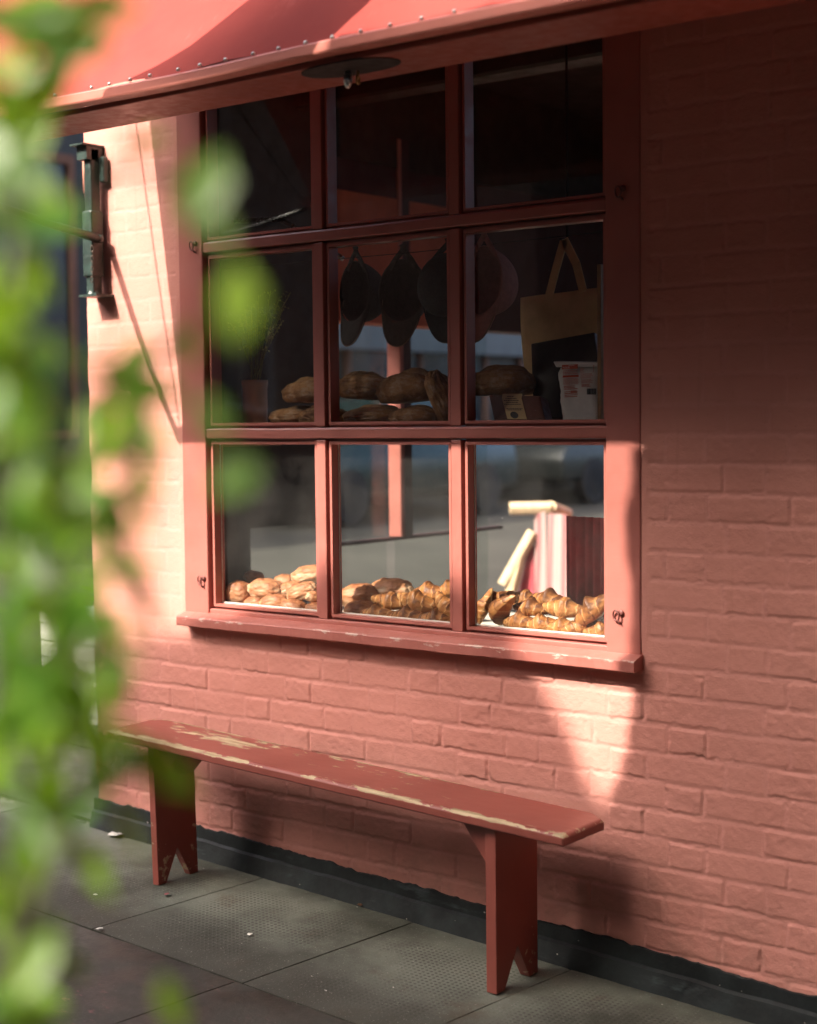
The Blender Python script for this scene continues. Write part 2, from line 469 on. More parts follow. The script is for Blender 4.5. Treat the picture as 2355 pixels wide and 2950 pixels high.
def torus(bm, c, r1, r2, ax, sx=1.0, elong=None, n=14, m=6):
    """ring of radius r1, wire r2, normal ax; elong (dir, factor) stretches it"""
    ax = Vector(ax).normalized()
    u = Vector(elong[0]).normalized() if elong else ax.orthogonal().normalized()
    u = (u - ax * u.dot(ax)).normalized()
    v = ax.cross(u)
    k_ = elong[1] if elong else 1.0
    c = Vector(c)
    pts = [c + u * math.cos(a) * r1 * k_ + v * math.sin(a) * r1 for a in [2 * PI * i / n for i in range(n)]]
    rings = []
    for i in range(n):
        d = (pts[(i + 1) % n] - pts[i - 1]).normalized()
        s_ = ax.cross(d)
        rings.append([bm.verts.new(pts[i] + (ax * math.cos(b) + s_ * math.sin(b)) * r2) for b in [2 * PI * j / m for j in range(m)]])
    for i in range(n):
        A, B = rings[i], rings[(i + 1) % n]
        for j in range(m):
            t = (j + 1) % m
            bm.faces.new((A[j], A[t], B[t], B[j]))

def lathe(bm, prof, c=(0, 0, 0), seg=24):
    c = Vector(c)
    rings = [[bm.verts.new(c + Vector((r * math.cos(a), r * math.sin(a), z))) for a in [2 * PI * s / seg for s in range(seg)]] for r, z in prof]
    for A, B in zip(rings, rings[1:]):
        for s in range(seg):
            t = (s + 1) % seg
            bm.faces.new((A[s], A[t], B[t], B[s]))
    bm.faces.new(rings[0][::-1]); bm.faces.new(rings[-1])

def bevel(bm, w, seg=2):
    bmesh.ops.bevel(bm, geom=[e for e in bm.edges], offset=w, segments=seg, affect='EDGES', profile=0.5, clamp_overlap=True)

def obj(name, bm, mat, parent=None, smooth=False, origin=None):
    bmesh.ops.recalc_face_normals(bm, faces=bm.faces)
    me = bpy.data.meshes.new(name)
    bm.to_mesh(me); bm.free()
    return obj_me(name, me, mat, parent, smooth, origin)

def obj_me(name, me, mat, parent=None, smooth=False, origin=None):
    me.materials.append(mat)
    if smooth:
        me.polygons.foreach_set('use_smooth', [True] * len(me.polygons))
    o = bpy.data.objects.new(name, me)
    COL.objects.link(o)
    if origin is not None:
        me.transform(Matrix.Translation(-Vector(origin)))
        o.location = origin
    if parent is not None:
        o.parent = parent
        o.matrix_parent_inverse = WM[parent.name].inverted()
    WM[o.name] = Matrix.Translation(Vector(origin)) if origin is not None else Matrix.Identity(4)
    return o
WM = {}

def tag(o, label, cat, group=None):
    o['label'] = label; o['category'] = cat
    if group: o['group'] = group
    return o

def thing(name, label, cat, loc=(0, 0, 0), group=None):
    o = bpy.data.objects.new(name, None)
    COL.objects.link(o)
    o.location = loc
    o.empty_display_size = 0.05
    WM[o.name] = Matrix.Translation(Vector(loc))
    return tag(o, label, cat, group)

def struct(o):
    o['kind'] = 'structure'
    return o

def fattr(me, name, vals):
    a = me.attributes.new(name, 'FLOAT', 'POINT')
    a.data.foreach_set('value', np.asarray(vals, dtype=np.float32))

def grid_mesh(name, V, nu, nv, keep=None, extra=None):
    """V: (nu*nv,3) row-major (u fastest)"""
    me = bpy.data.meshes.new(name)
    iu, iv = np.meshgrid(np.arange(nu - 1), np.arange(nv - 1))
    a = (iv * nu + iu).ravel()
    F = np.stack([a, a + 1, a + 1 + nu, a + nu], 1)
    if keep is not None:
        F = F[keep]
        used = np.zeros(len(V), bool); used[F.ravel()] = True
        idx = np.cumsum(used) - 1
        V = V[used]; F = idx[F]
        if extra: extra = (extra[0], extra[1][used])
    me.vertices.add(len(V)); me.vertices.foreach_set('co', V.astype(np.float32).ravel())
    me.loops.add(F.size); me.loops.foreach_set('vertex_index', F.astype(np.int32).ravel())
    me.polygons.add(len(F)); me.polygons.foreach_set('loop_start', np.arange(0, F.size, 4, dtype=np.int32))
    me.polygons.foreach_set('loop_total', np.full(len(F), 4, np.int32))
    me.update(calc_edges=True)
    if extra: fattr(me, extra[0], extra[1])
    return me

def vnoise(x, y, seed=0):
    """smooth 2D value noise for numpy arrays, 0..1"""
    xi = np.floor(x).astype(np.int64); yi = np.floor(y).astype(np.int64)
    xf = x - xi; yf = y - yi
    def h(a, b):
        n = (a * 374761393 + b * 668265263 + seed * 1442695041) & 0x7fffffff
        n = ((n ^ (n >> 13)) * 1274126177) & 0x7fffffff
        return ((n ^ (n >> 16)) & 0xffff) / 65535.0
    u = xf * xf * (3 - 2 * xf); v = yf * yf * (3 - 2 * yf)
    return (h(xi, yi) * (1 - u) + h(xi + 1, yi) * u) * (1 - v) + (h(xi, yi + 1) * (1 - u) + h(xi + 1, yi + 1) * u) * v

def fbm(x, y, o=4, seed=0, g=0.5):
    s = 0; a = 1.0; t = 0
    for i in range(o):
        s = s + a * vnoise(x * 2 ** i, y * 2 ** i, seed + i * 17); t += a; a *= g
    return s / t

def sstep(a, b, x):
    t = np.clip((x - a) / (b - a), 0, 1)
    return t * t * (3 - 2 * t)

# ------------------------------------------------------------------ ground and road
def quad_sheet(name, pts, mat, z_off=0.0):
    bm = bmesh.new()
    bm.faces.new([bm.verts.new((x, y, ground_z(x, y) + z_off)) for x, y in pts])
    return obj(name, bm, mat)
bm = bmesh.new()
xs = [-60, -30, -12, -6, -3, 0, 3, 6, 20, 60]; ys = [-60, -30, -10, -4, -2, 0, 3, 10, 30, 60]
vg = {}
for x in xs:
    for y in ys:
        vg[x, y] = bm.verts.new((x, y, ground_z(x, y) - 0.12))
for a, b in zip(xs, xs[1:]):
    for c_, d in zip(ys, ys[1:]):
        bm.faces.new((vg[a, c_], vg[b, c_], vg[b, d], vg[a, d]))
struct(obj('road', bm, M_ASPH))

# pavement bed with separate slabs laid on it (one sheet, joints are real gaps)
bm = bmesh.new()
PX0, PX1 = -3.6, 4.98
pts = [(PX0, -3.9), (PX1, -3.9), (PX1, 0.2), (PX0, 0.2)]
a = [bm.verts.new((x, y, ground_z(x, y) - 0.012)) for x, y in pts]
b = [bm.verts.new((x, y, ground_z(x, y) - 0.16)) for x, y in pts]
bm.faces.new(a)
for i in range(4):
    j = (i + 1) % 4
    bm.faces.new((a[i], b[i], b[j], a[j]))
# second arm of the footway round the corner
pts = [(-3.6, 0.2), (-2.2, 0.2), (-2.2, 14), (-3.6, 14)]
a = [bm.verts.new((x, y, ground_z(x, y) - 0.013)) for x, y in pts]
b = [bm.verts.new((x, y, ground_z(x, y) - 0.16)) for x, y in pts]
bm.faces.new(a)
for i in range(4):
    j = (i + 1) % 4
    bm.faces.new((a[i], b[i], b[j], a[j]))
pave = struct(obj('pavement', bm, M_GRIT))

def slabs(name, quads, mat, th=0.03, n=6):
    bm = bmesh.new()
    uvl = bm.loops.layers.uv.new('UVMap')
    for q in quads:
        dz = R.uniform(-0.0015, 0.0015)
        q = [Vector((x, y, 0)) for x, y in q]
        c = sum(q, Vector()) / 4
        q = [v + (c - v).normalized() * 0.0032 for v in q]
        top = {}
        for i in range(n + 1):
            for j in range(n + 1):
                u, v = i / n, j / n
                P = q[0] * (1 - u) * (1 - v) + q[1] * u * (1 - v) + q[2] * u * v + q[3] * (1 - u) * v
                e = min(u, 1 - u, v, 1 - v)
                z = ground_z(P.x, P.y) + dz - (0.003 if e == 0 else 0)
                top[i, j] = (bm.verts.new((P.x + R.uniform(-.0012, .0012), P.y + R.uniform(-.0012, .0012), z)), (u, v))
        for i in range(n):
            for j in range(n):
                vs = [top[i, j], top[i + 1, j], top[i + 1, j + 1], top[i, j + 1]]
                f = bm.faces.new([t[0] for t in vs])
                for l, t in zip(f.loops, vs):
                    l[uvl].uv = t[1]
        ring = [top[i, 0][0] for i in range(n + 1)] + [top[n, j][0] for j in range(1, n + 1)] + [top[i, n][0] for i in range(n - 1, -1, -1)] + [top[0, j][0] for j in range(n - 1, 0, -1)]
        low = [bm.verts.new((v.co.x, v.co.y, v.co.z - th)) for v in ring]
        for i in range(len(ring)):
            j = (i + 1) % len(ring)
            bm.faces.new((ring[i], low[i], low[j], ring[j]))
    return obj(name, bm, mat, pave)
inner = []
jl = lambda y, x0: x0 + 0.11 * (-y - 0.35) * -1.0
edges = [-3.55, -2.62, -2.06, -1.43, -0.828, -0.283, 0.30, 0.88, 1.46, 2.06, 2.7, 3.4, 4.2, 4.9]
sk = 0.115
for x0, x1 in zip(edges, edges[1:]):
    inner.append([(x0 - sk * 0.32, -0.668), (x1 - sk * 0.32, -0.668), (x1 + sk * 0.35, -0.012), (x0 + sk * 0.35, -0.012)])
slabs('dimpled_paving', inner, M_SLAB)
outer = []
e2 = [-3.55, -2.55, -1.984, -1.434, -0.885, -0.335, 0.22, 0.80, 1.40, 2.0, 2.6, 3.2, 3.9, 4.6]
for r_ in range(5):
    y1 = -0.672 - r_ * 0.64; y0 = y1 - 0.636
    sh = 0.0 if r_ == 0 else R.uniform(-0.25, 0.25)
    for x0, x1 in zip(e2, e2[1:]):
        outer.append([(x0 + sh - 0.078, y0), (x1 + sh - 0.078, y0), (x1 + sh, y1), (x0 + sh, y1)])
for r_ in range(18):
    outer.append([(-3.58, .03 + r_ * .7), (-2.22, .03 + r_ * .7), (-2.22, .72 + r_ * .7), (-3.58, .72 + r_ * .7)])
slabs('flagstones', outer, M_FLAG)

# litter on the slabs: dropped petals and paper scraps
def scrap(px, py, size, mat, label, cat, name):
    r = RW @ np.array([(px - CX) / FPX, (py - CY) / FPX, 1.0])
    g = np.array([.045, -.02, 1.0])
    t = (-1.236 - g @ CAM) / (g @ r)
    P = Vector(CAM + r * t)
    bm = bmesh.new()
    n = 9
    ring = [bm.verts.new(P + Vector((math.cos(a) * size * R.uniform(.5, 1.1), math.sin(a) * size * R.uniform(.5, 1.1), 0.005 + R.uniform(0, .004)))) for a in [2 * PI * i / n for i in range(n)]]
    cv = bm.verts.new(P + Vector((0, 0, 0.010)))
    for i in range(n):
        bm.faces.new((ring[i], ring[(i + 1) % n], cv))
    o = obj(name, bm, mat, origin=P)
    tag(o, label, cat)
    return o
M_SCRAP = plain('paper_scrap', (0.62, 0.62, 0.58), 0.8, bump=0)
M_PETAL = plain('red_petal', (0.17, 0.045, 0.05), 0.7, bump=0)
M_DEAD = plain('dead_leaf', (0.10, 0.045, 0.02), 0.8, bump=0)
scrap(484, 2581, 0.011, M_PETAL, 'small dark red petal lying on the slab in front of the far bench leg', 'petal', 'fallen_petal')
scrap(287, 2681, 0.012, M_SCRAP, 'small white paper scrap lying at the slab joint beside the shrub', 'scrap', 'paper_scrap')
scrap(720, 2697, 0.010, M_SCRAP, 'tiny white paper scrap lying in the middle of the dimpled paving', 'scrap', 'paper_scrap')
scrap(275, 2583, 0.009, M_SCRAP, 'tiny white paper scrap on the pavement left of the far bench leg', 'scrap', 'paper_scrap')
scrap(1037, 2612, 0.012, M_DEAD, 'small brown dead leaf lying near the plinth behind the bench', 'leaf', 'dead_leaf')
scrap(333, 2408, 0.032, M_SCRAP, 'crumpled pale paper scrap lying by the plinth at the building corner', 'scrap', 'paper_scrap')

# ------------------------------------------------------------------ the shop building
shop = thing('brick_shop', 'salmon pink painted brick shop front on the corner with a red framed window', 'building', (0, 0, -1.236))
WX0, WX1, WZ0, WZ1 = -1.748, -0.041, -0.392, 1.52    # window opening in the wall

def brick_height(X, Z):
    zz = (Z + 0.004) / 0.0755
    wob = (fbm(X * 5, Z * 5, 3, 3) - .5) * 0.09
    zz = zz + wob * 0.8
    kk = np.floor(zz).astype(np.int64)
    fz = (zz - kk) * 0.0755
    rng = ((kk * 7919) & 1023) / 1023.0
    xo = X - 0.139 + (rng - .5) * 0.018 + np.where(kk % 2 == 0, 0.0, 0.169) + (fbm(X * 9, Z * 9 + 5, 3, 9) - .5) * 0.008
    P = 0.3375
    pc = np.floor(xo / P).astype(np.int64)
    fx = xo - pc * P
    isS = fx < 0.226
    wdt = np.where(isS, 0.226, 0.1115)
    lx = np.where(isS, fx, fx - 0.226)
    idx = pc * 2 + np.where(isS, 0, 1)
    hsh = lambda s: (((idx * 73856093) ^ (kk * 19349663) ^ (s * 83492791)) & 4095) / 4095.0
    rag = (fbm(X * 55, Z * 55, 3, 21) - .5) * 0.0080 + (fbm(X * 160, Z * 160, 2, 5) - .5) * 0.0045
    dxe = np.minimum(lx, wdt - lx) - 0.0036 + rag
    dze = np.minimum(fz, 0.0755 - fz) - 0.0050 + rag
    rnd = 0.0032
    ax = np.clip(rnd - dxe, 0, None); az = np.clip(rnd - dze, 0, None)
    d = rnd - np.sqrt(ax * ax + az * az)
    d = np.where((dxe > rnd) | (dze > rnd), np.minimum(dxe, dze), d)
    m = sstep(-0.0012, 0.0034, d)
    depth = 0.0026 + 0.0024 * hsh(3)
    face = (hsh(1) - .5) * 0.0026 + (lx / wdt - .5) * (hsh(2) - .5) * 0.0028 + (fz / 0.0755 - .5) * (hsh(4) - .5) * 0.0022
    rgh = (fbm(X * 26, Z * 34, 4, 31) - .5) * 0.0042 * (0.4 + 1.2 * hsh(5)) + (fbm(X * 95, Z * 95, 3, 77) - .5) * 0.0024
    pit = np.clip(vnoise(X * 60 + 3, Z * 60, 91) - .86, 0, 1) * -0.022 * (hsh(6) > 0.45)
    chip = np.clip(vnoise(X * 24, Z * 30, 55) - .80, 0, 1) * -0.018 * (hsh(7) > 0.6)
    joint = -depth + (fbm(X * 40, Z * 40, 3, 44) - .5) * 0.0026
    drip = np.exp(-((fz - 0.0685) / 0.0030) ** 2) * 0.0011 * fbm(X * 14, Z * 3, 2, 70)
    crack = np.exp(-((d + 0.0004) / 0.0017) ** 2) * 0.0026 * sstep(0.42, 0.62, fbm(X * 11, Z * 19, 3, 63))
    return (joint * (1 - m) + (face + rgh + pit + chip) * m - crack) * 0.64, 1 - m

gx0, gx1, gz0, gz1 = -2.216, 0.90, -1.335, 1.50
st = 0.0042
nu = int((gx1 - gx0) / st) + 1; nv = int((gz1 - gz0) / st) + 1
ux = np.linspace(gx0, gx1, nu); vz = np.linspace(gz0, gz1, nv)
X, Z = np.meshgrid(ux, vz)
H, JM = brick_height(X, Z)
# smooth mortar fillet round the frame and a softened corner at the left
dw = np.maximum(np.maximum(WX0 - X, X - WX1), np.maximum(WZ0 - Z, Z - WZ1))
fil = 1 - sstep(0.012, 0.030, dw)
side_only = (Z > WZ0 - 0.012)
amp = 1 - 0.72 * sstep(-1.70, -1.80, X) * sstep(-0.75, -0.35, Z) - 0.62 * sstep(-0.05, 0.05, X) * sstep(-0.1, 0.45, Z)
H = H * amp
ff = fil * side_only
H = H * (1 - ff) + (0.0015 + (fbm(X * 30, Z * 14, 4, 8) - .5) * 0.0035) * ff
Y = -H
cr = np.clip(1 - (X - gx0) / 0.012, 0, 1)
Y = Y + cr ** 2 * 0.012
xj = gx0 + (fbm(Z * 11, Z * 0 + 3, 3, 12) - .5) * 0.012
X = X + np.clip(1 - (X - gx0) / 0.05, 0, 1) * (xj - gx0)
V = np.stack([X, Y, Z], 2).reshape(-1, 3)
cx_ = (ux[:-1] + ux[1:]) / 2; cz_ = (vz[:-1] + vz[1:]) / 2
KX, KZ = np.meshgrid(cx_, cz_)
keep = ~((KX > WX0) & (KX < WX1) & (KZ > WZ0) & (KZ < WZ1))
me = grid_mesh('front_wall', V, nu, nv, keep.ravel(), extra=('joint', (JM * (1 - ff)).ravel()))
obj_me('front_wall', me, M_WALL, shop, True)
# the rest of the building shell
bm = bmesh.new()
box(bm, 0.90, 3.2, 0.0, 0.24, -1.9, 3.6)
box(bm, -2.20, 0.90, 0.0, 0.24, 1.50, 3.6)
box(bm, -0.030, 0.90, 0.02, 0.24, -1.335, 1.50)
box(bm, -2.20, -1.76, 0.02, 0.24, -1.335, 1.50)
box(bm, -1.76, -0.030, 0.02, 0.10, -1.335, -0.47)
obj('wall_core', bm, M_WALL, shop)
# side wall on the lane: piers, posts, lintel, dado
SX0, SX1 = -2.20, -2.06
bm = bmesh.new()
box(bm, SX0, SX1, 0.24, 0.62, -1.335, 3.6)
box(bm, SX0, SX1, 3.60, 8.0, -1.335, 3.6)
box(bm, SX0, SX1, 0.62, 3.60, 1.30, 3.6)
obj('side_wall', bm, M_WALL, shop)
bm = bmesh.new(); box(bm, SX1, SX1 + .012, 0.24, 4.5, 1.30, 1.72); obj('upper_panelling', bm, M_DARKWOOD, shop)
bm = bmesh.new(); box(bm, SX1 - .03, SX1 + .012, 0.24, 0.62, -1.3, 1.30); box(bm, SX0 + .02, SX1 + .012, 0.62, 1.12, -0.13, 1.30); obj('pier_panelling', bm, M_DARKWOOD, shop)
bm = bmesh.new()
box(bm, SX0 + .02, SX1 + .010, 1.12, 2.04, 0.66, 1.175)
obj('lintel_panel', bm, M_RED, shop)
bm = bmesh.new()
box(bm, SX0 + .02, SX1 + .008, 2.04, 3.60, 0.66, 1.175)
box(bm, SX0 + .02, SX1 + .006, 1.12, 3.60, 1.175, 1.30)
obj('maroon_panel', bm, M_MAROONPANEL, shop)
bm = bmesh.new(); box(bm, SX1 - .05, SX1 - .01, 1.12, 2.30, -0.236, -0.2225); obj('inner_transom', bm, M_MAROONPANEL, shop)
for y0, y1 in ((1.525, 1.572),):  # one post in two colours: pink lit half, maroon shaded half
    bm = bmesh.new()
    box(bm, SX1 - .055, SX1 + .016, y0, y1 - .022, -0.222, 1.42)
    bevel(bm, 0.003, 1)
    obj('post_half', bm, M_PINKPOST, shop)
    bm = bmesh.new(); box(bm, SX1 - .05, SX1 + .014, y1 - .021, y1 + .028, -0.222, 1.42); obj('post_half', bm, M_MAROONPANEL, shop)
for y0, y1, zb_ in ((0.63, 1.11, -1.2), (1.13, 1.52, -1.2), (1.58, 2.26, -1.2)):
    bm = bmesh.new()
    box(bm, -2.13, -2.124, y0, y1, zb_, 0.66 if y0 > 1 else -.132)
    obj('side_pane', bm, M_GLASS2, shop)
# room surfaces
bm = bmesh.new(); box(bm, -2.06, 3.2, 0.24, 4.6, -1.36, -1.30); obj('shop_floor', bm, M_FLOOR, shop)
bm = bmesh.new()
box(bm, -2.06, 0.0, 0.24, 4.6, 1.72, 1.80); box(bm, 0.0, 3.2, 0.24, 2.4, 1.72, 1.80); box(bm, 2.4, 3.2, 2.4, 4.6, 1.72, 1.80); box(bm, 0.0, 2.4, 4.2, 4.6, 1.72, 1.80)  # gap at the back right added as a skylight
obj('ceiling', bm, M_CEIL, shop)
bm = bmesh.new(); box(bm, -2.06, 3.2, 4.5, 4.6, -1.3, 1.72)
for i in range(14):
    x0 = -2.0 + i * 0.37
    box(bm, x0, x0 + 0.02, 4.485, 4.5, -1.3, 1.72)
obj('back_wall', bm, M_DARKWOOD, shop)
bm = bmesh.new()
box(bm, 3.1, 3.2, 0.24, 0.7, -1.3, 1.72); box(bm, 3.1, 3.2, 4.3, 4.5, -1.3, 1.72); box(bm, 3.1, 3.2, 0.7, 4.3, -1.3, -0.9); box(bm, 3.1, 3.2, 0.7, 4.3, 1.6, 1.72)  # wide opening added so sky light reaches the room
obj('inner_wall', bm, M_DARKWOOD, shop)
bm = bmesh.new(); box(bm, -2.06, 3.1, 0.9, 1.02, 1.45, 1.72); bevel(bm, .01, 1); obj('ceiling_beam', bm, M_DARKWOOD, shop)
# reveal lining behind the frame
for xa, xb in ((-1.76, -1.735), (-0.055, -0.030)):
    bm = bmesh.new()
    box(bm, xa, xb, 0.076, 0.24, -0.47, 1.52)
    obj('reveal', bm, M_DARKWOOD, shop)

# plinth: painted band plus a splayed skirt following the slope of the street
def plinth():
    bm = bmesh.new()
    xs = np.arange(-2.222, 3.5, 0.006)
    rows = []
    for x in xs:
        g = ground_z(x, 0)
        t = g + 0.098 + (float(fbm(np.array([x * 40.]), np.array([1.0]), 3, 4)[0]) - .5) * 0.010 + (float(fbm(np.array([x * 6.]), np.array([4.0]), 2, 6)[0]) - .5) * 0.012
        k1 = g + 0.052 + (float(fbm(np.array([x * 9.]), np.array([9.0]), 3, 15)[0]) - .5) * 0.007
        r = (float(fbm(np.array([x * 22.]), np.array([7.0]), 3, 24)[0]) - .5) * 0.005
        rows.append([bm.verts.new(q) for q in ((x, -0.002, t), (x, -0.0085 + r * .5, t - 0.002), (x, -0.010 + r * .5, k1 + 0.006), (x, -0.020 + r, k1), (x, -0.034 + r, g - 0.012), (x, 0.0, g - 0.03))])
    for A, B in zip(rows, rows[1:]):
        for i in range(5):
            bm.faces.new((A[i], A[i + 1], B[i + 1], B[i]))
    bm.faces.new(rows[0]); bm.faces.new(rows[-1][::-1])
    return bm
obj('plinth', plinth(), M_PLINTH, shop)
bm = bmesh.new()
prism(bm, [(-2.225, 0.0, ground_z(-2.22, 0) + 0.09), (-2.25, 0.0, ground_z(-2.22, 0) - 0.02), (-2.20, 0.0, ground_z(-2.2, 0) - 0.02), (-2.20, 0, ground_z(-2.2, 0) + 0.09)], (0, 8.0, 0))
obj('side_plinth', bm, M_PLINTH, shop)

# ------------------------------------------------------------------ the window
def wear_box(bm, x0, x1, y0, y1, z0, z1, b=0.003):
    t = bmesh.new()
    box(t, x0, x1, y0, y1, z0, z1)
    bevel(t, b, 2)
    tmp = bpy.data.meshes.new('tmp'); t.to_mesh(tmp); t.free()
    bm.from_mesh(tmp); bpy.data.meshes.remove(tmp)

PXS = [(-1.638, -1.168), (-1.133, -0.659), (-0.624, -0.146)]      # openings between bars
PZS = [(-0.338, 0.211), (0.2475, 0.805), (0.8415, 1.41)]
bm = bmesh.new()
wear_box(bm, -1.747, -1.638, -0.006, 0.075, -0.392, 1.52, .004)
wear_box(bm, -0.146, -0.042, -0.006, 0.075, -0.392, 1.52, .004)
wear_box(bm, -1.638, -0.146, -0.004, 0.075, 1.41, 1.52, .003)
wear_box(bm, -1.638, -0.146, -0.001, 0.075, -0.392, -0.338, .003)
frame = obj('window_frame', bm, M_FRAME, shop)
def wear_attr(o, fn):
    me = o.data
    co = np.empty(len(me.vertices) * 3, np.float32); me.vertices.foreach_get('co', co); co = co.reshape(-1, 3)
    fattr(me, 'wear', fn(co))
for (x0, x1) in ((-1.168, -1.133), (-0.659, -0.624)):
    bm = bmesh.new()
    zc = [(-0.338, 0.209), (0.2495, 0.803), (0.8435, 1.41)]
    for z0, z1 in zc:
        wear_box(bm, x0, x1, 0.001, 0.062, z0, z1, .0022)
    obj('glazing_bar', bm, M_FRAME, frame)
for z0, z1 in ((0.211, 0.2475), (0.805, 0.8415)):
    bm = bmesh.new()
    # subdivided so the rail is not a dead straight stick
    n = 60
    prof = [(-0.002 + .002, z0 + .003), (-0.002, z0 + .006), (-0.002, z1 - .006), (0.001, z1 - .001), (0.062, z1), (0.062, z0)]
    rows = []
    for i in range(n + 1):
        x = -1.637 + (1.637 - .147) * i / n
        dz = (float(fbm(np.array([x * 3.0]), np.array([z0 * 10]), 3, 2)[0]) - .5) * .004
        rows.append([bm.verts.new((x, y + (R.random() - .5) * .0006, z + dz + (R.random() - .5) * .0007)) for y, z in prof])
    for A, B in zip(rows, rows[1:]):
        for i in range(6):
            j = (i + 1) % 6
            bm.faces.new((A[i], A[j], B[j], B[i]))
    bm.faces.new(rows[0]); bm.faces.new(rows[-1][::-1])
    obj('glazing_bar', bm, M_FRAME, frame)
for iz, (z0, z1) in enumerate(PZS):
    for ix, (x0, x1) in enumerate(PXS):
        # stepped moulding round each pane: groove, then bead
        bm = bmesh.new()
        g, bd = 0.0075, 0.0085
        def ring(o, i, ya, yb):
            box(bm, x0 + o, x1 - o, ya, yb, z1 - i, z1 - o)
            box(bm, x0 + o, x1 - o, ya, yb, z0 + o, z0 + i)
            box(bm, x0 + o, x0 + i, ya, yb, z0 + i, z1 - i)
            box(bm, x1 - i, x1 - o, ya, yb, z0 + i, z1 - i)
        ring(0.0, g, 0.024, 0.055)
        ring(g, g + bd, 0.011, 0.053)
        obj('bead', bm, M_FRAME, frame)
        i = g + bd
        bm = bmesh.new()
        q = [(x0 + i, 0.040, z0 + i), (x1 - i, 0.040, z0 + i), (x1 - i, 0.040, z1 - i), (x0 + i, 0.040, z1 - i)]
        # old glass is very slightly wavy
        n = 10
        gv = {}
        ph = R.uniform(0, 9)
        for a_ in range(n + 1):
            for b_ in range(n + 1):
                xx = q[0][0] + (q[1][0] - q[0][0]) * a_ / n; zz = q[0][2] + (q[2][2] - q[0][2]) * b_ / n
                gv[a_, b_] = bm.verts.new((xx, 0.040 + 0.00025 * math.sin(xx * 11 + ph) * math.sin(zz * 9 + ph), zz))
        for a_ in range(n):
            for b_ in range(n):
                bm.faces.new((gv[a_, b_], gv[a_ + 1, b_], gv[a_ + 1, b_ + 1], gv[a_, b_ + 1]))
        obj('pane', bm, M_GLASS, frame, True)
        bm = bmesh.new()
        for (xa, xb, za, zb) in ((x0 + i, x1 - i, z0 + i, z0 + i + .004), (x0 + i - .001, x0 + i + .0022, z0 + i, z1 - i)):
            box(bm, xa, xb, 0.0415, 0.0445, za, zb)
        if iz == 0:
            obj('putty', bm, M_WHITEPAINT, frame)
        else:
            bm.free()
# sill with rounded chipped nosing, plus the sloping bottom rail
def sill():
    n = 150
    xa, xb = -1.742, -0.037
    zt, zb = -0.3650, -0.3945
    prof = [(0.0, -0.352), (-0.012, -0.3535), (-0.030, -0.359), (-0.0485, zt + 0.0005), (-0.051, zt - 0.0022), (-0.051, zb + 0.002), (-0.049, zb), (0.0, zb)]
    bm = bmesh.new(); rows = []; wear = []
    for i in range(n + 1):
        x = xa + (xb - xa) * i / n
        wob = (float(fbm(np.array([x * 4.]), np.array([2.]), 3, 33)[0]) - .5) * .004
        row = []
        for j, (y, z) in enumerate(prof):
            jit = (R.random() - .5) * (.0016 if j in (3, 4, 5) else .0003)
            row.append(bm.verts.new((x, y + jit, z + wob * (1 if y < -.02 else .3) + jit * .6)))
            wear.append(1.0 if j in (3, 4) else 0.0)
        rows.append(row)
    m_ = len(prof)
    for A, B in zip(rows, rows[1:]):
        for i in range(m_):
            j = (i + 1) % m_
            bm.faces.new((A[i], A[j], B[j], B[i]))
    bm.faces.new(rows[0]); bm.faces.new(rows[-1][::-1])
    bm.verts.index_update()
    o = obj('sill', bm, M_FRAME, frame)
    fattr(o.data, 'wear', wear)
    return o
sill()
# hooks on the stiles
def hook(px, py, flip=1, big=True):
    P = at(px, py, -0.008)
    bm = bmesh.new()
    torus(bm, P + Vector((0.0, -0.007, 0)), 0.0105, 0.0026, (0.25, 1, 0.1), elong=((0, 0.2, 1), 1.35), n=16)
    if big:
        tube(bm, [P + Vector((0.006 * flip, -0.008, -0.010)), P + Vector((0.011 * flip, -0.005, -0.020)), P + Vector((0.010 * flip, 0.001, -0.020))], 0.0026, 6)
        lathe_pts = [(0.0085, 0.0), (0.0085, 0.0025), (0.004, 0.004)]
        t = bmesh.new(); lathe(t, lathe_pts, seg=14)
        bmesh.ops.transform(t, matrix=Matrix.Translation(P + Vector((0.012 * flip, -0.001, 0.008))) @ Matrix.Rotation(rad(90), 4, 'X'), verts=t.verts)
        tmp = bpy.data.meshes.new('t'); t.to_mesh(tmp); t.free(); bm.from_mesh(tmp); bpy.data.meshes.remove(tmp)
    return obj('hook', bm, M_RUST, frame, True)
hook(1779, 1773); hook(580, 1672); hook(556, 709, 1); hook(1785, 553, 1)

# ------------------------------------------------------------------ awning
AD = 0.90
aw = thing('shop_awning', 'red canvas shop awning stretched over the window on a pink front rail', 'awning', (-0.5, 0, 1.1))
RZ0, RZ1 = 1.083, 1.112
XL, XR = -2.075, 3.9
bm = bmesh.new()
n = 100
prof = [(-AD, RZ0 + .002), (-AD - .002, RZ0 + .006), (-AD - .002, RZ1 - .004), (-AD + .002, RZ1), (-AD + .034, RZ1), (-AD + .036, RZ0)]
rows = []
for i in range(n + 1):
    x = XL + (XR - XL) * i / n
    sag = (float(fbm(np.array([x * 1.2]), np.array([5.]), 2, 3)[0]) - .5) * .010
    pr = prof
    rows.append([bm.verts.new((x + (0.03 if (i == 0 and z < RZ0 + .01) else 0), y, z + sag)) for y, z in pr])
for A, B in zip(rows, rows[1:]):
    for i in range(6):
        j = (i + 1) % 6
        bm.faces.new((A[i], A[j], B[j], B[i]))
bm.faces.new(rows[0]); bm.faces.new(rows[-1][::-1])
rail = obj('front_rail', bm, M_AWNFRAME, aw)
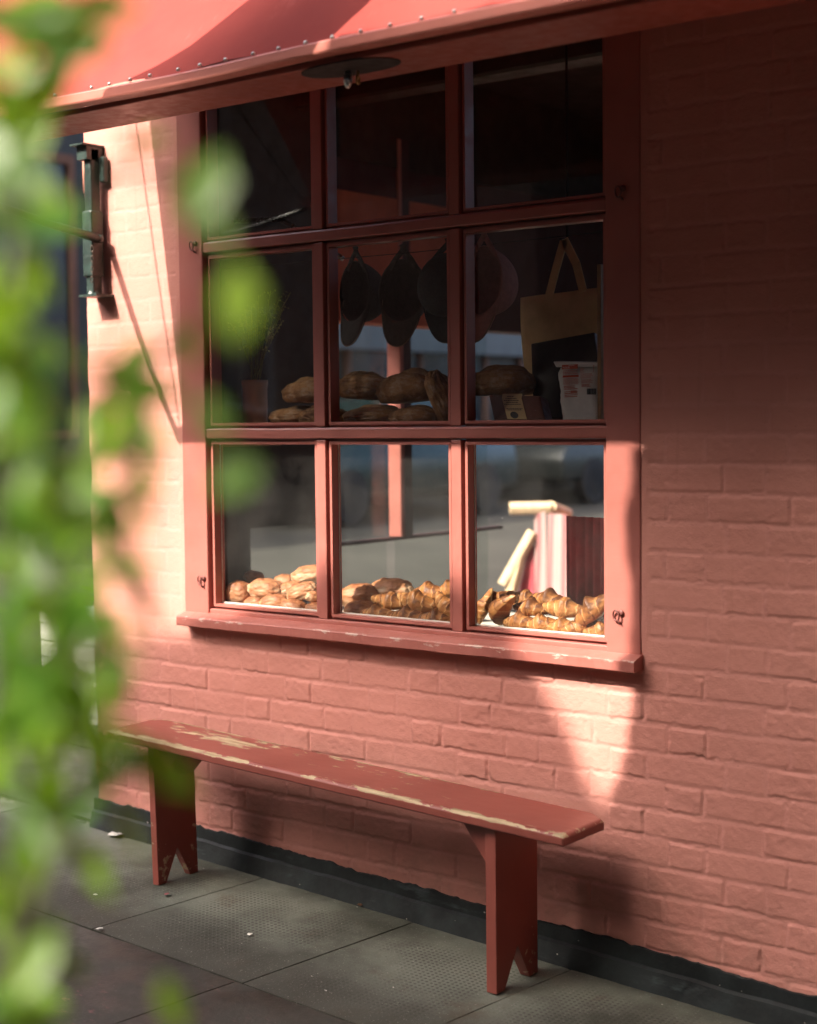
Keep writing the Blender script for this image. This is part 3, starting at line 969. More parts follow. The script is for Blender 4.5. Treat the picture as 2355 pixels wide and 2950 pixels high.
# row of fixing studs along the top of the rail
for px, py in ((160, 285), (265, 268), (316, 254), (376, 240), (433, 226), (514, 208), (577, 191), (650, 175), (730, 158), (803, 142), (881, 123), (958, 107), (1040, 86), (1125, 69), (1215, 48), (1310, 25)):
    P = at(px, py, -AD + 0.004)
    bm = bmesh.new()
    lathe(bm, [(0.0048, -0.003), (0.0048, 0.0015), (0.003, 0.004)], (P.x, -AD + 0.004, RZ1 + 0.006), 10)
    obj('stud', bm, M_STUD, rail, True)
# canvas
TZ = 2.36
bm = bmesh.new()
nx, ny = 110, 26
gv = {}
for i in range(nx + 1):
    for j in range(ny + 1):
        x = -2.02 + (3.9 + 2.02) * i / nx
        t = j / ny
        y = -AD + 0.016 + (AD - 0.016) * t
        z = RZ1 + 0.004 + (TZ - RZ1) * t - 0.020 * math.sin(PI * t) * (1 + 0.5 * math.sin(x * 5.1)) + 0.004 * math.sin(x * 17 + t * 5)
        gv[i, j] = bm.verts.new((x, y, z))
for i in range(nx):
    for j in range(ny):
        bm.faces.new((gv[i, j], gv[i + 1, j], gv[i + 1, j + 1], gv[i, j + 1]))
obj('canopy', bm, M_CANVAS, aw, True)
# soffit board behind the rail
bm = bmesh.new()
box(bm, -1.86, XR, -AD + 0.045, -AD + 0.235, 1.072, 1.086)
bevel(bm, .002, 1)
sof = obj('soffit_board', bm, M_SOFFIT, aw)
P = at(1010, 197, -AD + 0.10)
bm = bmesh.new()
ring = []
for a_ in [2 * PI * i / 28 for i in range(28)]:
    cxx = math.copysign(abs(math.cos(a_)) ** 0.7, math.cos(a_)) * 0.135
    ring.append((P.x + cxx, P.y + math.sin(a_) * 0.062, 1.0695))
prism(bm, ring, (0, 0, 0.004))  # black oval plate stands in for the shade inside the hole
obj('slot_shade', bm, M_BLACK, sof)
P2 = at(1003, 228, -AD + 0.12)
bm = bmesh.new()
lathe(bm, [(0.004, 0.02), (0.009, 0.012), (0.011, -0.002), (0.008, -0.014), (0.003, -0.020)], (P2.x, P2.y, 1.052), 14)
obj('hook', bm, M_STEEL, sof, True)
bm = bmesh.new()
torus(bm, (P2.x + 0.022, P2.y + .01, 1.050), 0.009, 0.003, (1, .3, 0))
tube(bm, [(P2.x + 0.022, P2.y + .01, 1.075), (P2.x + 0.022, P2.y + .01, 1.056)], 0.003, 6)
obj('eye', bm, plain('brass', (0.30, 0.18, 0.06), 0.4, 0.8), sof, True)
# wall slide with its bracket, the arm to the rail end, and the chains
TXx = -2.122
bm = bmesh.new()
box(bm, TXx - 0.018, TXx + 0.018, -0.060, -0.018, 0.70, 1.19); bevel(bm, .006, 2)
slide = obj('slide_rail', bm, M_IRON, aw)
bm = bmesh.new()
box(bm, TXx - 0.024, TXx + 0.024, -0.068, -0.012, 0.76, 0.98); bevel(bm, .006, 2)
obj('slide_collar', bm, M_IRON, slide)
bm = bmesh.new()
prism(bm, [(TXx - .045, -0.095, 1.200), (TXx + .022, -0.095, 1.200), (TXx + .022, 0.0, 1.200), (TXx - .045, 0.0, 1.200)], (0, 0, -0.006))
prism(bm, [(TXx - .032, -0.075, 1.194), (TXx + .018, -0.075, 1.194), (TXx + .018, 0.0, 1.194), (TXx - .032, 0.0, 1.194)], (0, 0, -0.045))
obj('slide_bracket', bm, M_IRON, slide)
bm = bmesh.new()
prism(bm, [(TXx - .035, -0.078, 0.692), (TXx + .055, -0.078, 0.692), (TXx + .055, 0.0, 0.692), (TXx - .035, 0.0, 0.692)], (0, 0, 0.008))
lathe(bm, [(0.026, 0.70), (0.021, 0.712), (0.019, 0.725)], (TXx, -0.040, 0), 12)
obj('slide_foot', bm, M_IRON, slide)
bm = bmesh.new()
box(bm, TXx + 0.022, TXx + 0.046, -0.028, -0.004, 1.075, 1.16); bevel(bm, .004, 1)
obj('pulley_box', bm, M_IRON, slide)
PV = Vector((TXx + 0.035, -0.045, 0.885))
EN = Vector((-2.045, -AD + 0.02, RZ0 - 0.004))
mid = PV.lerp(EN, 0.55) + Vector((0.0, 0, -0.035))
bm = bmesh.new()
tube(bm, [PV, PV.lerp(mid, .5) + Vector((0, 0, -.004)), mid, mid.lerp(EN, .5) + Vector((0, 0, -.002)), EN], [0.015, 0.0135, 0.0125, 0.012, 0.011], 10)
lathe(bm, [(0.016, -0.012), (0.016, 0.012)], PV, 12)
obj('arm', bm, M_IRON, aw, True)
def chain(a, b, sag, step, r, name='chain'):
    a, b = Vector(a), Vector(b)
    n = int((b - a).length / step)
    bm = bmesh.new()
    for i in range(n):
        t0 = (i + .5) / n
        P = a.lerp(b, t0) + Vector((0, 0, -sag * 4 * t0 * (1 - t0)))
        Q = a.lerp(b, t0 + .01) + Vector((0, 0, -sag * 4 * (t0 + .01) * (1 - t0 - .01)))
        d = (Q - P).normalized()
        ax = d.cross(Vector((0, 0, 1)) if i % 2 else Vector((1, 0.3, 0.2))).normalized()
        torus(bm, P, r, r * 0.30, ax, elong=(d, 1.95), n=10, m=5)
    return obj(name, bm, M_CHAIN, aw, True)
chain((-2.055, -0.012, 1.93), (-2.035, -AD + 0.05, RZ1 - .01), 0.03, 0.0155, 0.0052)
chain((TXx + 0.025, -0.066, 0.86), (TXx + 0.020, -0.066, 0.74), 0.0, 0.016, 0.0052)
bm = bmesh.new()
tube(bm, [(-2.055, 0.004, 1.94), (-2.055, -0.014, 1.94)], 0.006, 8)
obj('chain_bolt', bm, M_IRON, aw)

# unseen flag added above the awning, cut to cast the shadow across its canvas
fl = thing('shadow_flag', 'unseen cream flag added above the awning to shade its canvas', 'flag', (-1.0, -1.0, 2.0))
tt = 0.55
sh = [(-1.045, -0.902, 1.109), (-0.93, -0.872, 1.15), (-0.84, -0.84, 1.20), (-0.714, -0.77, 1.293), (-0.43, -0.60, 1.53), (-0.14, -0.62, 1.50), (-0.267, -0.834, 1.204), (-0.345, -0.90, 1.113), (-0.37, -0.905, 1.088), (-1.07, -0.905, 1.088)]
cl = [Vector(q) - SUNV * tt for q in sh]
bm = bmesh.new()
prism(bm, cl, (0.0, 0.006, 0.004))
obj('cloth', bm, M_SHADOWFLAG, fl)
bm = bmesh.new()
tube(bm, [cl[4] + Vector((-0.1, 0.0, 0.0)), cl[5] + Vector((0.12, .02, .02)), (0.3, 0.0, 2.75)], 0.014, 8)
obj('pole', bm, M_BARK, fl)

# pink lamp and bracket on the lane side of the corner
lp = thing('wall_lamp', 'pink cylindrical wall lamp fixed to the lane side of the corner', 'lamp', (-2.27, 0.10, 0.95))
def lamp():
    a = at(212, 475, 0.10); b = at(222, 565, 0.10)
    bm = bmesh.new()
    r_ = 0.052
    lathe(bm, [(r_, 0), (r_, 0.115), (r_ - .004, 0.118)], (-2.252, 0.10, b.z), 24)
    obj('shade', bm, M_LAMP, lp, True)
    bm = bmesh.new()
    lathe(bm, [(r_ - .008, -0.002), (r_ - .008, 0.001)], (-2.252, 0.10, b.z), 24)
    obj('lens', bm, M_WHITEPAINT, lp)
lamp()
b = at(215, 825, 0.08)
bm = bmesh.new()
box(bm, -2.268, -2.235, 0.06, 0.10, b.z - .012, b.z + .012); bevel(bm, .002, 1)
box(bm, -2.237, -2.19, 0.075, 0.085, b.z + .002, b.z + .009)
tag(obj('wall_bracket', bm, M_LAMP, origin=(-2.22, 0.08, b.z)), 'small pink bracket fixed to the lane side of the corner below the lamp', 'bracket')

# ------------------------------------------------------------------ bench
TILT = math.atan(0.042)
bench = thing('bench', 'long red plank bench with flaking paint standing under the window', 'bench', (-0.92, -0.21, ground_z(-0.92, -0.21)))
def bench_seat():
    L0, L1 = -1.770, -0.078
    yf, yb = -0.330, -0.098
    th = 0.027
    def outline():
        return [(L0 + .004, yf), (L1 - .0, yf), (L1 - .008, yb + .035), (L1 - .055, yb), (L0 + .05, yb), (L0 - .02, yb + .05)]
    ztop = lambda x: -0.696 - 0.0425 * (x + 1.758)
    nx, ny = 220, 34
    pl = outline()
    V = []; Wr = []
    def lim(x):
        # front/back limits with the clipped back corners
        a = yf; b = yb
        if x > L1 - .055: b = yb - (x - (L1 - .055)) / .047 * .035
        if x < L0 + .05: b = yb + 0 - ((L0 + .05) - x) / .07 * .05 * .8
        return a, b
    top = {}; bot = {}
    bm = bmesh.new(); wr = []
    for i in range(nx + 1):
        x = L0 + (L1 - L0) * i / nx
        a, b = lim(x)
        for j in range(ny + 1):
            t = j / ny
            y = a + (b - a) * t
            d = min(y - a, b - y, (x - L0) * 1.2, (L1 - x) * 1.2)
            zz = ztop(x) - 0.0055 * max(0, 1 - d / 0.0065) ** 2 - (float(fbm(np.array([x * 30.]), np.array([y * 80.]), 2, 3)[0]) - .5) * .0016 * (1 if d < .02 else .3)
            xs_ = x + (-0.02 * t if i == 0 else 0)
            top[i, j] = bm.verts.new((x - 0.018 * t * max(0, 1 - i / 10), y, zz))
            df = y - a; db = b - y; de = min(x - L0, L1 - x)
            wv = max(0, 1 - df / 0.030) ** .7 * 1.05 + max(0, 1 - db / 0.022) * 0.72 + max(0, 1 - de / 0.012) * .55 + 1.05 * max(0, 1 - abs(x + 1.36) / .16) * max(0, 1 - abs(y + .185) / .05) + 0.3 * max(0, 1 - abs(x + 1.15) / .5) * max(0, 1 - abs(y + .12) / .05) + 0.40 * max(0, 1 - abs(x + 1.56) / .07) * max(0, 1 - abs(y + .17) / .035) + 0.34 * max(0, 1 - abs(x + .45) / .35) * max(0, 1 - abs(y + .285) / .04) + 0.36 * max(0, 1 - abs(x + .95) / .25) * max(0, 1 - abs(y + .29) / .035)
            wr.append(min(wv, 1.05))
    nb = 8
    # sides as loops down
    ringi = [(i, 0) for i in range(nx + 1)] + [(nx, j) for j in range(1, ny + 1)] + [(i, ny) for i in range(nx - 1, -1, -1)] + [(0, j) for j in range(ny - 1, 0, -1)]
    prev = [top[q] for q in ringi]
    for i in range(nx):
        for j in range(ny):
            bm.faces.new((top[i, j], top[i + 1, j], top[i + 1, j + 1], top[i, j + 1]))
    cen = Vector(((L0 + L1) / 2, (yf + yb) / 2, 0))
    for lv in range(1, nb + 1):
        cur = []
        for (i, j), pv in zip(ringi, [top[q] for q in ringi]):
            f = lv / nb
            z = pv.co.z - (th - .004) * f
            dx = 0.002 if (i == nx) else (-0.002 if i == 0 else 0)
            dy = -0.0015 if j == 0 else (0.0015 if j == ny else 0)
            if lv == nb: dx = dy = 0
            cur.append(bm.verts.new((pv.co.x + dx, pv.co.y + dy, z)))
            wr.append(max(0.0, 0.62 - f * 2.2) + (0.15 if lv == nb else 0))
        for a_ in range(len(ringi)):
            b_ = (a_ + 1) % len(ringi)
            bm.faces.new((prev[a_], cur[a_], cur[b_], prev[b_]))
        prev = cur
    bm.faces.new(prev)
    bm.verts.index_update()
    o = obj('seat', bm, M_SEAT, bench, True, origin=None)
    fattr(o.data, 'wear', wr)
    return o
bench_seat()
def seat_under(x): return -0.696 - 0.0425 * (x + 1.758) - 0.0235
def bench_leg(x0, x1, y0, y1, lean, notch=0.105):
    bm = bmesh.new()
    zb = ground_z((x0 + x1) / 2, (y0 + y1) / 2) + 0.002
    zt = seat_under((x0 + x1) / 2) + 0.001
    W = y1 - y0
    fw = 0.20 * W
    poly = [(y0, zt), (y0, zb - .003), (y0 + fw, zb - .002), (y0 + W * .50, zb + notch), (y1 - fw, zb), (y1, zb + .001), (y1, zt)]
    a = [bm.verts.new((x0 - lean * (z - zb), y, z)) for y, z in poly]
    b = [bm.verts.new((x1 - lean * (z - zb), y, z)) for y, z in poly]
    bm.faces.new(a); bm.faces.new(b[::-1])
    for i in range(len(poly)):
        j = (i + 1) % len(poly)
        bm.faces.new((a[j], a[i], b[i], b[j]))
    bevel(bm, 0.0022, 2)
    o = obj('leg', bm, M_LEG, bench, False)
    me = o.data
    me.update()
    co = np.empty(len(me.vertices) * 3, np.float32); me.vertices.foreach_get('co', co); co = co.reshape(-1, 3)
    fattr(me, 'wear', np.clip(1 - (co[:, 2] - zb) / 0.20, 0, 1) * 0.60 + 0.0)
    return o
bench_leg(-0.3300, -0.2975, -0.309, -0.114, 0.0)
bench_leg(-1.606, -1.580, -0.301, -0.130, 0.028)
def brace(xa, xb, drop, y0, y1):
    bm = bmesh.new()
    za, zb = seat_under(xa), seat_under(xb)
    prism(bm, [(xa, y0, za), (xb, y0, zb), (xa, y0, za - drop)], (0, y1 - y0, 0))
    bevel(bm, .0015, 1)
    o = obj('brace', bm, M_LEG, bench)
    fattr(o.data, 'wear', [0.1] * len(o.data.vertices))
for (xx, yy, zz) in ((-0.2972, -0.26, -0.80), (-0.2972, -0.17, -0.80), (-1.5795, -0.25, -0.735), (-1.5795, -0.18, -0.735)):
    t = bmesh.new(); lathe(t, [(.0048, 0), (.0048, .0012), (.0030, .0018)], seg=12)
    bmesh.ops.transform(t, matrix=Matrix.Translation((xx, yy, zz)) @ Matrix.Rotation(rad(90), 4, 'Y'), verts=t.verts)
    obj('screw', t, M_RUST, bench, True)
brace(-0.3285, -0.435, 0.135, -0.285, -0.150)
brace(-1.592, -1.478, 0.120, -0.280, -0.135)

# ------------------------------------------------------------------ shop interior: counter and shelf
CZ = -0.3535
cnt = thing('display_counter', 'white topped display counter along the window bottom under the pastries', 'counter', (-0.9, 0.3, -1.3))
bm = bmesh.new(); box(bm, -1.73, -0.06, 0.056, 0.62, CZ - 0.03, CZ); bevel(bm, .003, 1)
obj('worktop', bm, M_COUNTER, cnt)
bm = bmesh.new(); box(bm, -1.70, -0.09, 0.11, 0.58, -1.30, CZ - 0.03)
obj('cabinet', bm, M_DARKWOOD, cnt)
shf = thing('display_shelf', 'dark wooden shelf at the middle of the window carrying the loaves', 'shelf', (-0.9, 0.25, 0.22))
SZ = 0.243
bm = bmesh.new(); box(bm, -1.73, -0.06, 0.066, 0.44, SZ - 0.028, SZ); bevel(bm, .002, 1)
obj('board', bm, M_SHELF, shf)
for xa, xb in ((-1.7345, -1.72), (-0.07, -0.0555)):
    bm = bmesh.new()
    box(bm, xa, xb, 0.08, 0.44, SZ - .06, SZ - .0285)
    obj('cleat', bm, M_SHELF, shf)

# ------------------------------------------------------------------ pastries
def surf(name, fn, nu, nv, mat, closed=True):
    """fn(u in 0..1, v in 0..1) -> (x,y,z,attr...)"""
    me = bpy.data.meshes.new(name)
    V = []; F = []; A = []
    for i in range(nu + 1):
        for j in range(nv):
            p = fn(i / nu, j / nv)
            V.append(p[:3]); A.append(p[3])
    for i in range(nu):
        for j in range(nv):
            k_ = (j + 1) % nv
            F.append((i * nv + j, i * nv + k_, (i + 1) * nv + k_, (i + 1) * nv + j))
    F.append(tuple(range(nv))[::-1]); F.append(tuple(nu * nv + j for j in range(nv)))
    me.from_pydata(V, [], F)
    me.materials.append(mat)
    me.polygons.foreach_set('use_smooth', [True] * len(me.polygons))
    return me, A
def croissant_mesh(seed, L=0.146, Rm=0.0262, curve=0.022):
    rr = random.Random(seed)
    nseg = rr.choice([6, 6, 7])
    tw = rr.uniform(0.5, 0.9) * rr.choice([-1, 1])
    ph = rr.uniform(0, .3)
    def fn(u, v):
        s = 2 * u - 1
        a = 2 * PI * v
        env = max(0.0, 1 - abs(s) ** 1.45) ** 0.95
        env = 0.17 + 0.83 * env if abs(s) < 0.999 else 0.05
        if abs(s) > 0.93: env *= max(0.35, 1 - (abs(s) - .93) / .07 * .75)
        # shingled layers: each wrap steps outward towards the middle
        q = abs(s) * nseg * 0.5 + tw * 0.42 * math.sin(a + .4) * (1 if s > 0 else -1) + ph + 0.16 * mnoise.noise(Vector((s * 4 + seed, math.cos(a) * 2, math.sin(a) * 2)))
        fr = q - math.floor(q)
        step = (1 - fr) ** 0.7
        edge = math.exp(-((fr - 0.02) / 0.08) ** 2) + math.exp(-((fr - 1.0) / 0.05) ** 2)
        r = Rm * env * (0.90 + 0.135 * step)
        nz = mnoise.fractal(Vector((s * 3 + seed, math.cos(a) * 1.3, math.sin(a) * 1.3)), 1, 2, 4)
        r *= 1 + 0.06 * nz + 0.026 * mnoise.noise(Vector((s * 26 + seed, math.cos(a) * 5, math.sin(a) * 5)))
        # a peaked crest on the middle wrap
        up = max(0, math.sin(a))
        pk_ = 0.42 * math.exp(-((s - rr_off) / 0.16) ** 2) * up ** 3
        r *= 1 + pk_
        x = s * L / 2
        y = math.cos(a) * r * 1.06 + curve * (s * s) * 1.0
        z = math.sin(a) * r
        z = z if z > -Rm * .72 * max(env, .2) else -Rm * .72 * max(env, .2) + (z + Rm * .72 * max(env, .2)) * .15
        bake = 0.42 + 0.26 * math.sin(a) + 0.34 * (step - .5) + 0.26 * nz - 0.22 * math.exp(-((fr - .94) / .07) ** 2) + 0.10 * (1 - abs(s)) + 0.12 * mnoise.noise(Vector((s * 9 + seed, math.cos(a) * 12, math.sin(a) * 12)))
        return (x, y, z, bake)
    rr_off = rr.uniform(-0.2, 0.2)
    me, A = surf('croissant', fn, 110, 48, M_CROIS)
    fattr(me, 'bake', A)
    return me
def bun_mesh(seed, a=0.050, b=0.040, h=0.062, roll=False):
    def fn(u, v):
        th = PI * u
        ph = 2 * PI * v
        sq = 0.80
        cx_ = math.copysign(abs(math.cos(ph)) ** sq, math.cos(ph)); sx_ = math.copysign(abs(math.sin(ph)) ** sq, math.sin(ph))
        st_ = math.sin(th) ** 0.75 if 0 < u < 1 else 0.02
        ct = math.cos(th)
        d = Vector((st_ * cx_, st_ * sx_, ct))
        nz = mnoise.fractal(d * 2.2 + Vector((seed * 3.1, 0, 0)), 1, 2, 4)
        g = 1 + 0.09 * nz + 0.011 * mnoise.fractal(d * 9 + Vector((seed, 2, 0)), 1, 2, 3)
        z = ct * h / 2
        if z < -h * .36: z = -h * .36 + (z + h * .36) * .2
        x, y = d.x * a * g, d.y * b * g
        z *= g
        fold = 0.0
        if roll:   # laminated layers showing at the ends
            e = abs(x) / a
            fold = max(0, e - .70) / .3
            lay = math.sin(math.atan2(z, y) * 2 + math.hypot(y, z) * 380)
            x *= 1 + 0.05 * fold * lay
        bake = 0.42 + 0.34 * (z / (h / 2)) + 0.32 * nz - 0.45 * fold + 0.10 * mnoise.noise(d * 7 + Vector((seed, 0, 3)))
        return (x, y, z, bake)
    me, A = surf('bun', fn, 56, 72, M_BUN)
    fattr(me, 'bake', A)
    return me
def loaf_mesh(seed, a=0.12, b=0.075, h=0.095, rough=0.06):
    def fn(u, v):
        th = PI * u; ph = 2 * PI * v
        st_ = math.sin(th) ** 0.8 if 0 < u < 1 else 0.02
        d = Vector((st_ * math.cos(ph), st_ * math.sin(ph), math.cos(th)))
        nz = mnoise.fractal(d * 1.8 + Vector((seed * 5.7, 1, 0)), 1, 2, 5)
        nf = mnoise.fractal(Vector((d.x * 3, d.y * 9, d.z * 9)) + Vector((seed, 4, 0)), 1, 2, 4)
        g = 1 + rough * nz + rough * .55 * nf
        x, y, z = d.x * a * g, d.y * b * g, d.z * h / 2 * g
        sl = 0.0
        if z > 0:
            q = y / b + 0.25 * math.sin(x / a * 2.2 + seed) - 0.12
            sl = math.exp(-(q / 0.10) ** 2) * max(0, 1 - (abs(x) / a / .82) ** 4)
            z += -0.010 * sl + 0.012 * math.exp(-((q - .2) / .12) ** 2) * max(0, 1 - (abs(x) / a / .8) ** 4)
        if z < -h * .33: z = -h * .33 + (z + h * .33) * .15
        return (x, y, z, sl * (0.5 + .5 * (nf > -.15)))
    me, A = surf('loaf', fn, 48, 64, M_LOAF)
    fattr(me, 'slash', A)
    return me
CRO = [croissant_mesh(s) for s in (1, 2, 3, 4)]
BUN = [bun_mesh(1), bun_mesh(2, .054, .042, .060, True), bun_mesh(3, .048, .042, .058), bun_mesh(4, .056, .040, .066, True)]
LOAF = [loaf_mesh(1), loaf_mesh(2, .115, .08, .10), loaf_mesh(3, .11, .075, .09, .09)]

def put(me, name, px, py, y, rot, sc, label, cat, group):
    o = bpy.data.objects.new(name, me)
    COL.objects.link(o)
    P = at(px, py, y)
    o.location = P
    o.rotation_euler = [rad(a) for a in rot]
    o.scale = sc if isinstance(sc, tuple) else (sc, sc, sc)
    tag(o, label, cat, group)
    return o
GB, GC, GL = 'golden buns piled in the left pane', 'croissants piled along the window bottom', 'brown loaves stacked on the shelf'
# buns: photo px measured from a crop at (640,1600) scale 4.3025
def B(cx_, cy_, y, i, rot, sc, label):
    sc = tuple(q * .94 for q in sc) if isinstance(sc, tuple) else sc * .94
    put(BUN[i], 'bun', 640 + cx_ / 4.3025, 1600 + cy_ / 4.3025, y, rot, sc, label, 'bun', GB)
B(215, 470, .100, 0, (0, 10, 20), (.98, 1.0, 1.38), 'big glazed bun standing on its end at the far left of the pile')
B(395, 272, .235, 0, (0, 8, 20), .74, 'small pointed golden bun on top behind the upended bun at far left')
B(550, 425, .125, 3, (8, 6, 24), 1.13, 'large golden roll with a dark rolled end, upper front of the left pile')
B(420, 598, .100, 0, (0, -6, 30), .86, 'pale smooth bun on the counter just right of the upended bun')
B(660, 592, .090, 3, (0, -6, 22), .95, 'ridged golden bun on the counter below the large roll with a dark end')
B(790, 325, .24, 2, (0, 0, 10), .90, 'reddish bun half hidden at the back between the large roll and the topmost bun')
B(1090, 250, .23, 1, (0, -10, 15), 1.20, 'topmost bun of the pile, brightly lit, cut by the first upright glazing bar')
B(840, 430, .17, 0, (0, -14, 40), .92, 'bright pale bun tucked behind the dark speckled bun')
B(1000, 455, .115, 3, (6, -18, 14), .98, 'dark speckled glazed bun in shade in front of the topmost bun')
B(890, 645, .085, 2, (0, 4, 15), .98, 'greyish bun with a pale base on the counter below the dark speckled bun')
B(1165, 525, .12, 1, (0, 14, 70), .72, 'bun with ridged end pressed against the left side of the first glazing bar')
B(1165, 670, .082, 2, (0, 0, 30), .80, 'lowest bun beside the first glazing bar, partly hidden by it')
# second pane: measured from a crop at (1000,1640) scale 4.3025
def B2(cx_, cy_, y, i, rot, sc, label):
    put(BUN[i], 'bun', 1000 + cx_ / 4.3025, 1640 + cy_ / 4.3025, y, rot, sc, label, 'bun', GB)
B2(150, 330, .20, 2, (0, -8, 10), 1.34, 'large dull bun with a bright lit crest at the left of the middle pane')
B2(170, 515, .15, 0, (0, 0, 10), 1.05, 'dim bun on the counter below the large bun with a lit crest')
B2(560, 275, .27, 3, (0, 0, 8), 1.28, 'dim bun at the back behind the first two croissants')
def K(cx_, cy_, y, i, rot, sc, label):
    put(CRO[i], 'croissant', 1000 + cx_ / 4.3025, 1640 + cy_ / 4.3025, y, rot, sc, label, 'croissant', GC)
K(360, 562, .088, 0, (0, -2, 6), .98, 'pale yellowish croissant lying leftmost on the counter in the middle pane')
K(520, 415, .125, 1, (0, 8, 10), 1.04, 'brown croissant resting on the pale leftmost croissant')
K(740, 590, .086, 2, (0, -2, 6), 1.00, 'dark glazed croissant in the middle of the bottom row of the middle pane')
K(880, 430, .118, 3, (10, 12, 8), 1.22, 'largest dark croissant with a tall peaked ridge in the middle pane')
K(1110, 625, .085, 0, (0, -4, 12), 1.06, 'peaked croissant at the right end of the middle bottom row')
K(1230, 470, .105, 1, (0, 34, -10), 1.00, 'dark croissant sloping down against the second glazing bar')
K(1260, 270, .22, 2, (0, -14, 20), .95, 'pale croissant highest at the back beside the second glazing bar')
K(1030, 305, .20, 3, (0, 0, 0), 1.12, 'light brown croissant lying behind the largest dark croissant')
# third pane: crop at (1370,1660) scale 4.3025
def K3(cx_, cy_, y, i, rot, sc, label):
    put(CRO[i], 'croissant', 1370 + cx_ / 4.3025, 1660 + cy_ / 4.3025, y, rot, sc, label, 'croissant', GC)
K3(300, 425, .088, 3, (0, -36, -38), 1.16, 'big dark brown croissant leaning at the left of the right pane')
K3(690, 405, .105, 0, (0, 2, 4), .98, 'golden sunlit croissant with a pointed left tip in the upper row of the right pane')
K3(1090, 415, .098, 1, (0, 4, 4), 1.10, 'golden sunlit croissant in the centre of the upper row of the right pane')
K3(1470, 430, .076, 2, (0, -38, 14), 1.22, 'big pale sunlit croissant slanting up to the right at the right end')
K3(540, 585, .083, 2, (0, -2, 0), 1.00, 'greenish shaded croissant at the left of the bottom row of the right pane')
K3(835, 610, .080, 3, (0, -2, 8), .98, 'sunlit croissant with a pointed crest in the bottom row of the right pane')
K3(1080, 640, .076, 0, (0, -6, 12), .92, 'crumbly sunlit croissant low in the bottom row left of the slanting one')
K3(1300, 640, .076, 1, (0, -10, 30), .90, 'sunlit croissant under the lower end of the slanting croissant')
K3(1580, 690, .070, 3, (0, -4, 20), .86, 'croissant at the far right end of the bottom row beside the window stile')
K3(900, 320, .20, 2, (0, 4, 0), 1.14, 'dark brown croissant at the back behind the two golden ones')
K3(600, 300, .21, 1, (0, 2, 0), 1.0, 'dull brown croissant at the back right of the big leaning one')
K3(225, 300, .20, 0, (0, -20, 30), .92, 'dark croissant tip showing behind the big leaning one')
K3(120, 380, .16, 1, (0, -70, 30), .80, 'small lit croissant beside the second glazing bar in the right pane')

# loaves: crop at (550,650) scale 2.151
def LF(cx_, cy_, y, i, rot, sc, label):
    put(LOAF[i], 'loaf', 550 + cx_ / 2.151, 650 + cy_ / 2.151, y, rot, sc, label, 'loaf', GL)
LF(745, 1040, .20, 1, (0, 0, 14), (.86, .95, .86), 'pale floury loaf on top of the stack behind the first upright glazing bar')
LF(655, 1185, .20, 0, (0, 0, 8), (.80, 1, .62), 'flat brown loaf at the left end of the lower row on the shelf')
LF(830, 1195, .16, 2, (0, 0, 60), (.72, .9, .80), 'loaf end on the shelf hidden mostly by the first glazing bar')
LF(1080, 1015, .25, 2, (0, 4, 34), (.86, 1, 1.02), 'dark cracked loaf in the upper row at the left of the middle pane')
LF(1345, 1020, .20, 0, (0, -3, -10), (1.0, 1, 1.12), 'large brown loaf on top in the centre of the middle pane')
LF(1140, 1185, .17, 1, (0, 0, 8), (.92, 1, .62), 'loaf with a pale slash in the lower row below the dark cracked loaf')
LF(1385, 1190, .16, 0, (0, 0, 8), (.66, 1, .66), 'low brown loaf on the shelf below the large brown one')
LF(1560, 1085, .125, 2, (0, 68, 30), (.86, 1, .95), 'craggy loaf standing on end beside the second upright glazing bar')
put(LOAF[1], 'loaf', 1200 + 600 / 2.4586, 650 + 1125 / 2.4586, .27, (0, 0, 8), (1.0, 1, .95), 'dark loaf in shadow behind the maroon packet', 'loaf', GL)

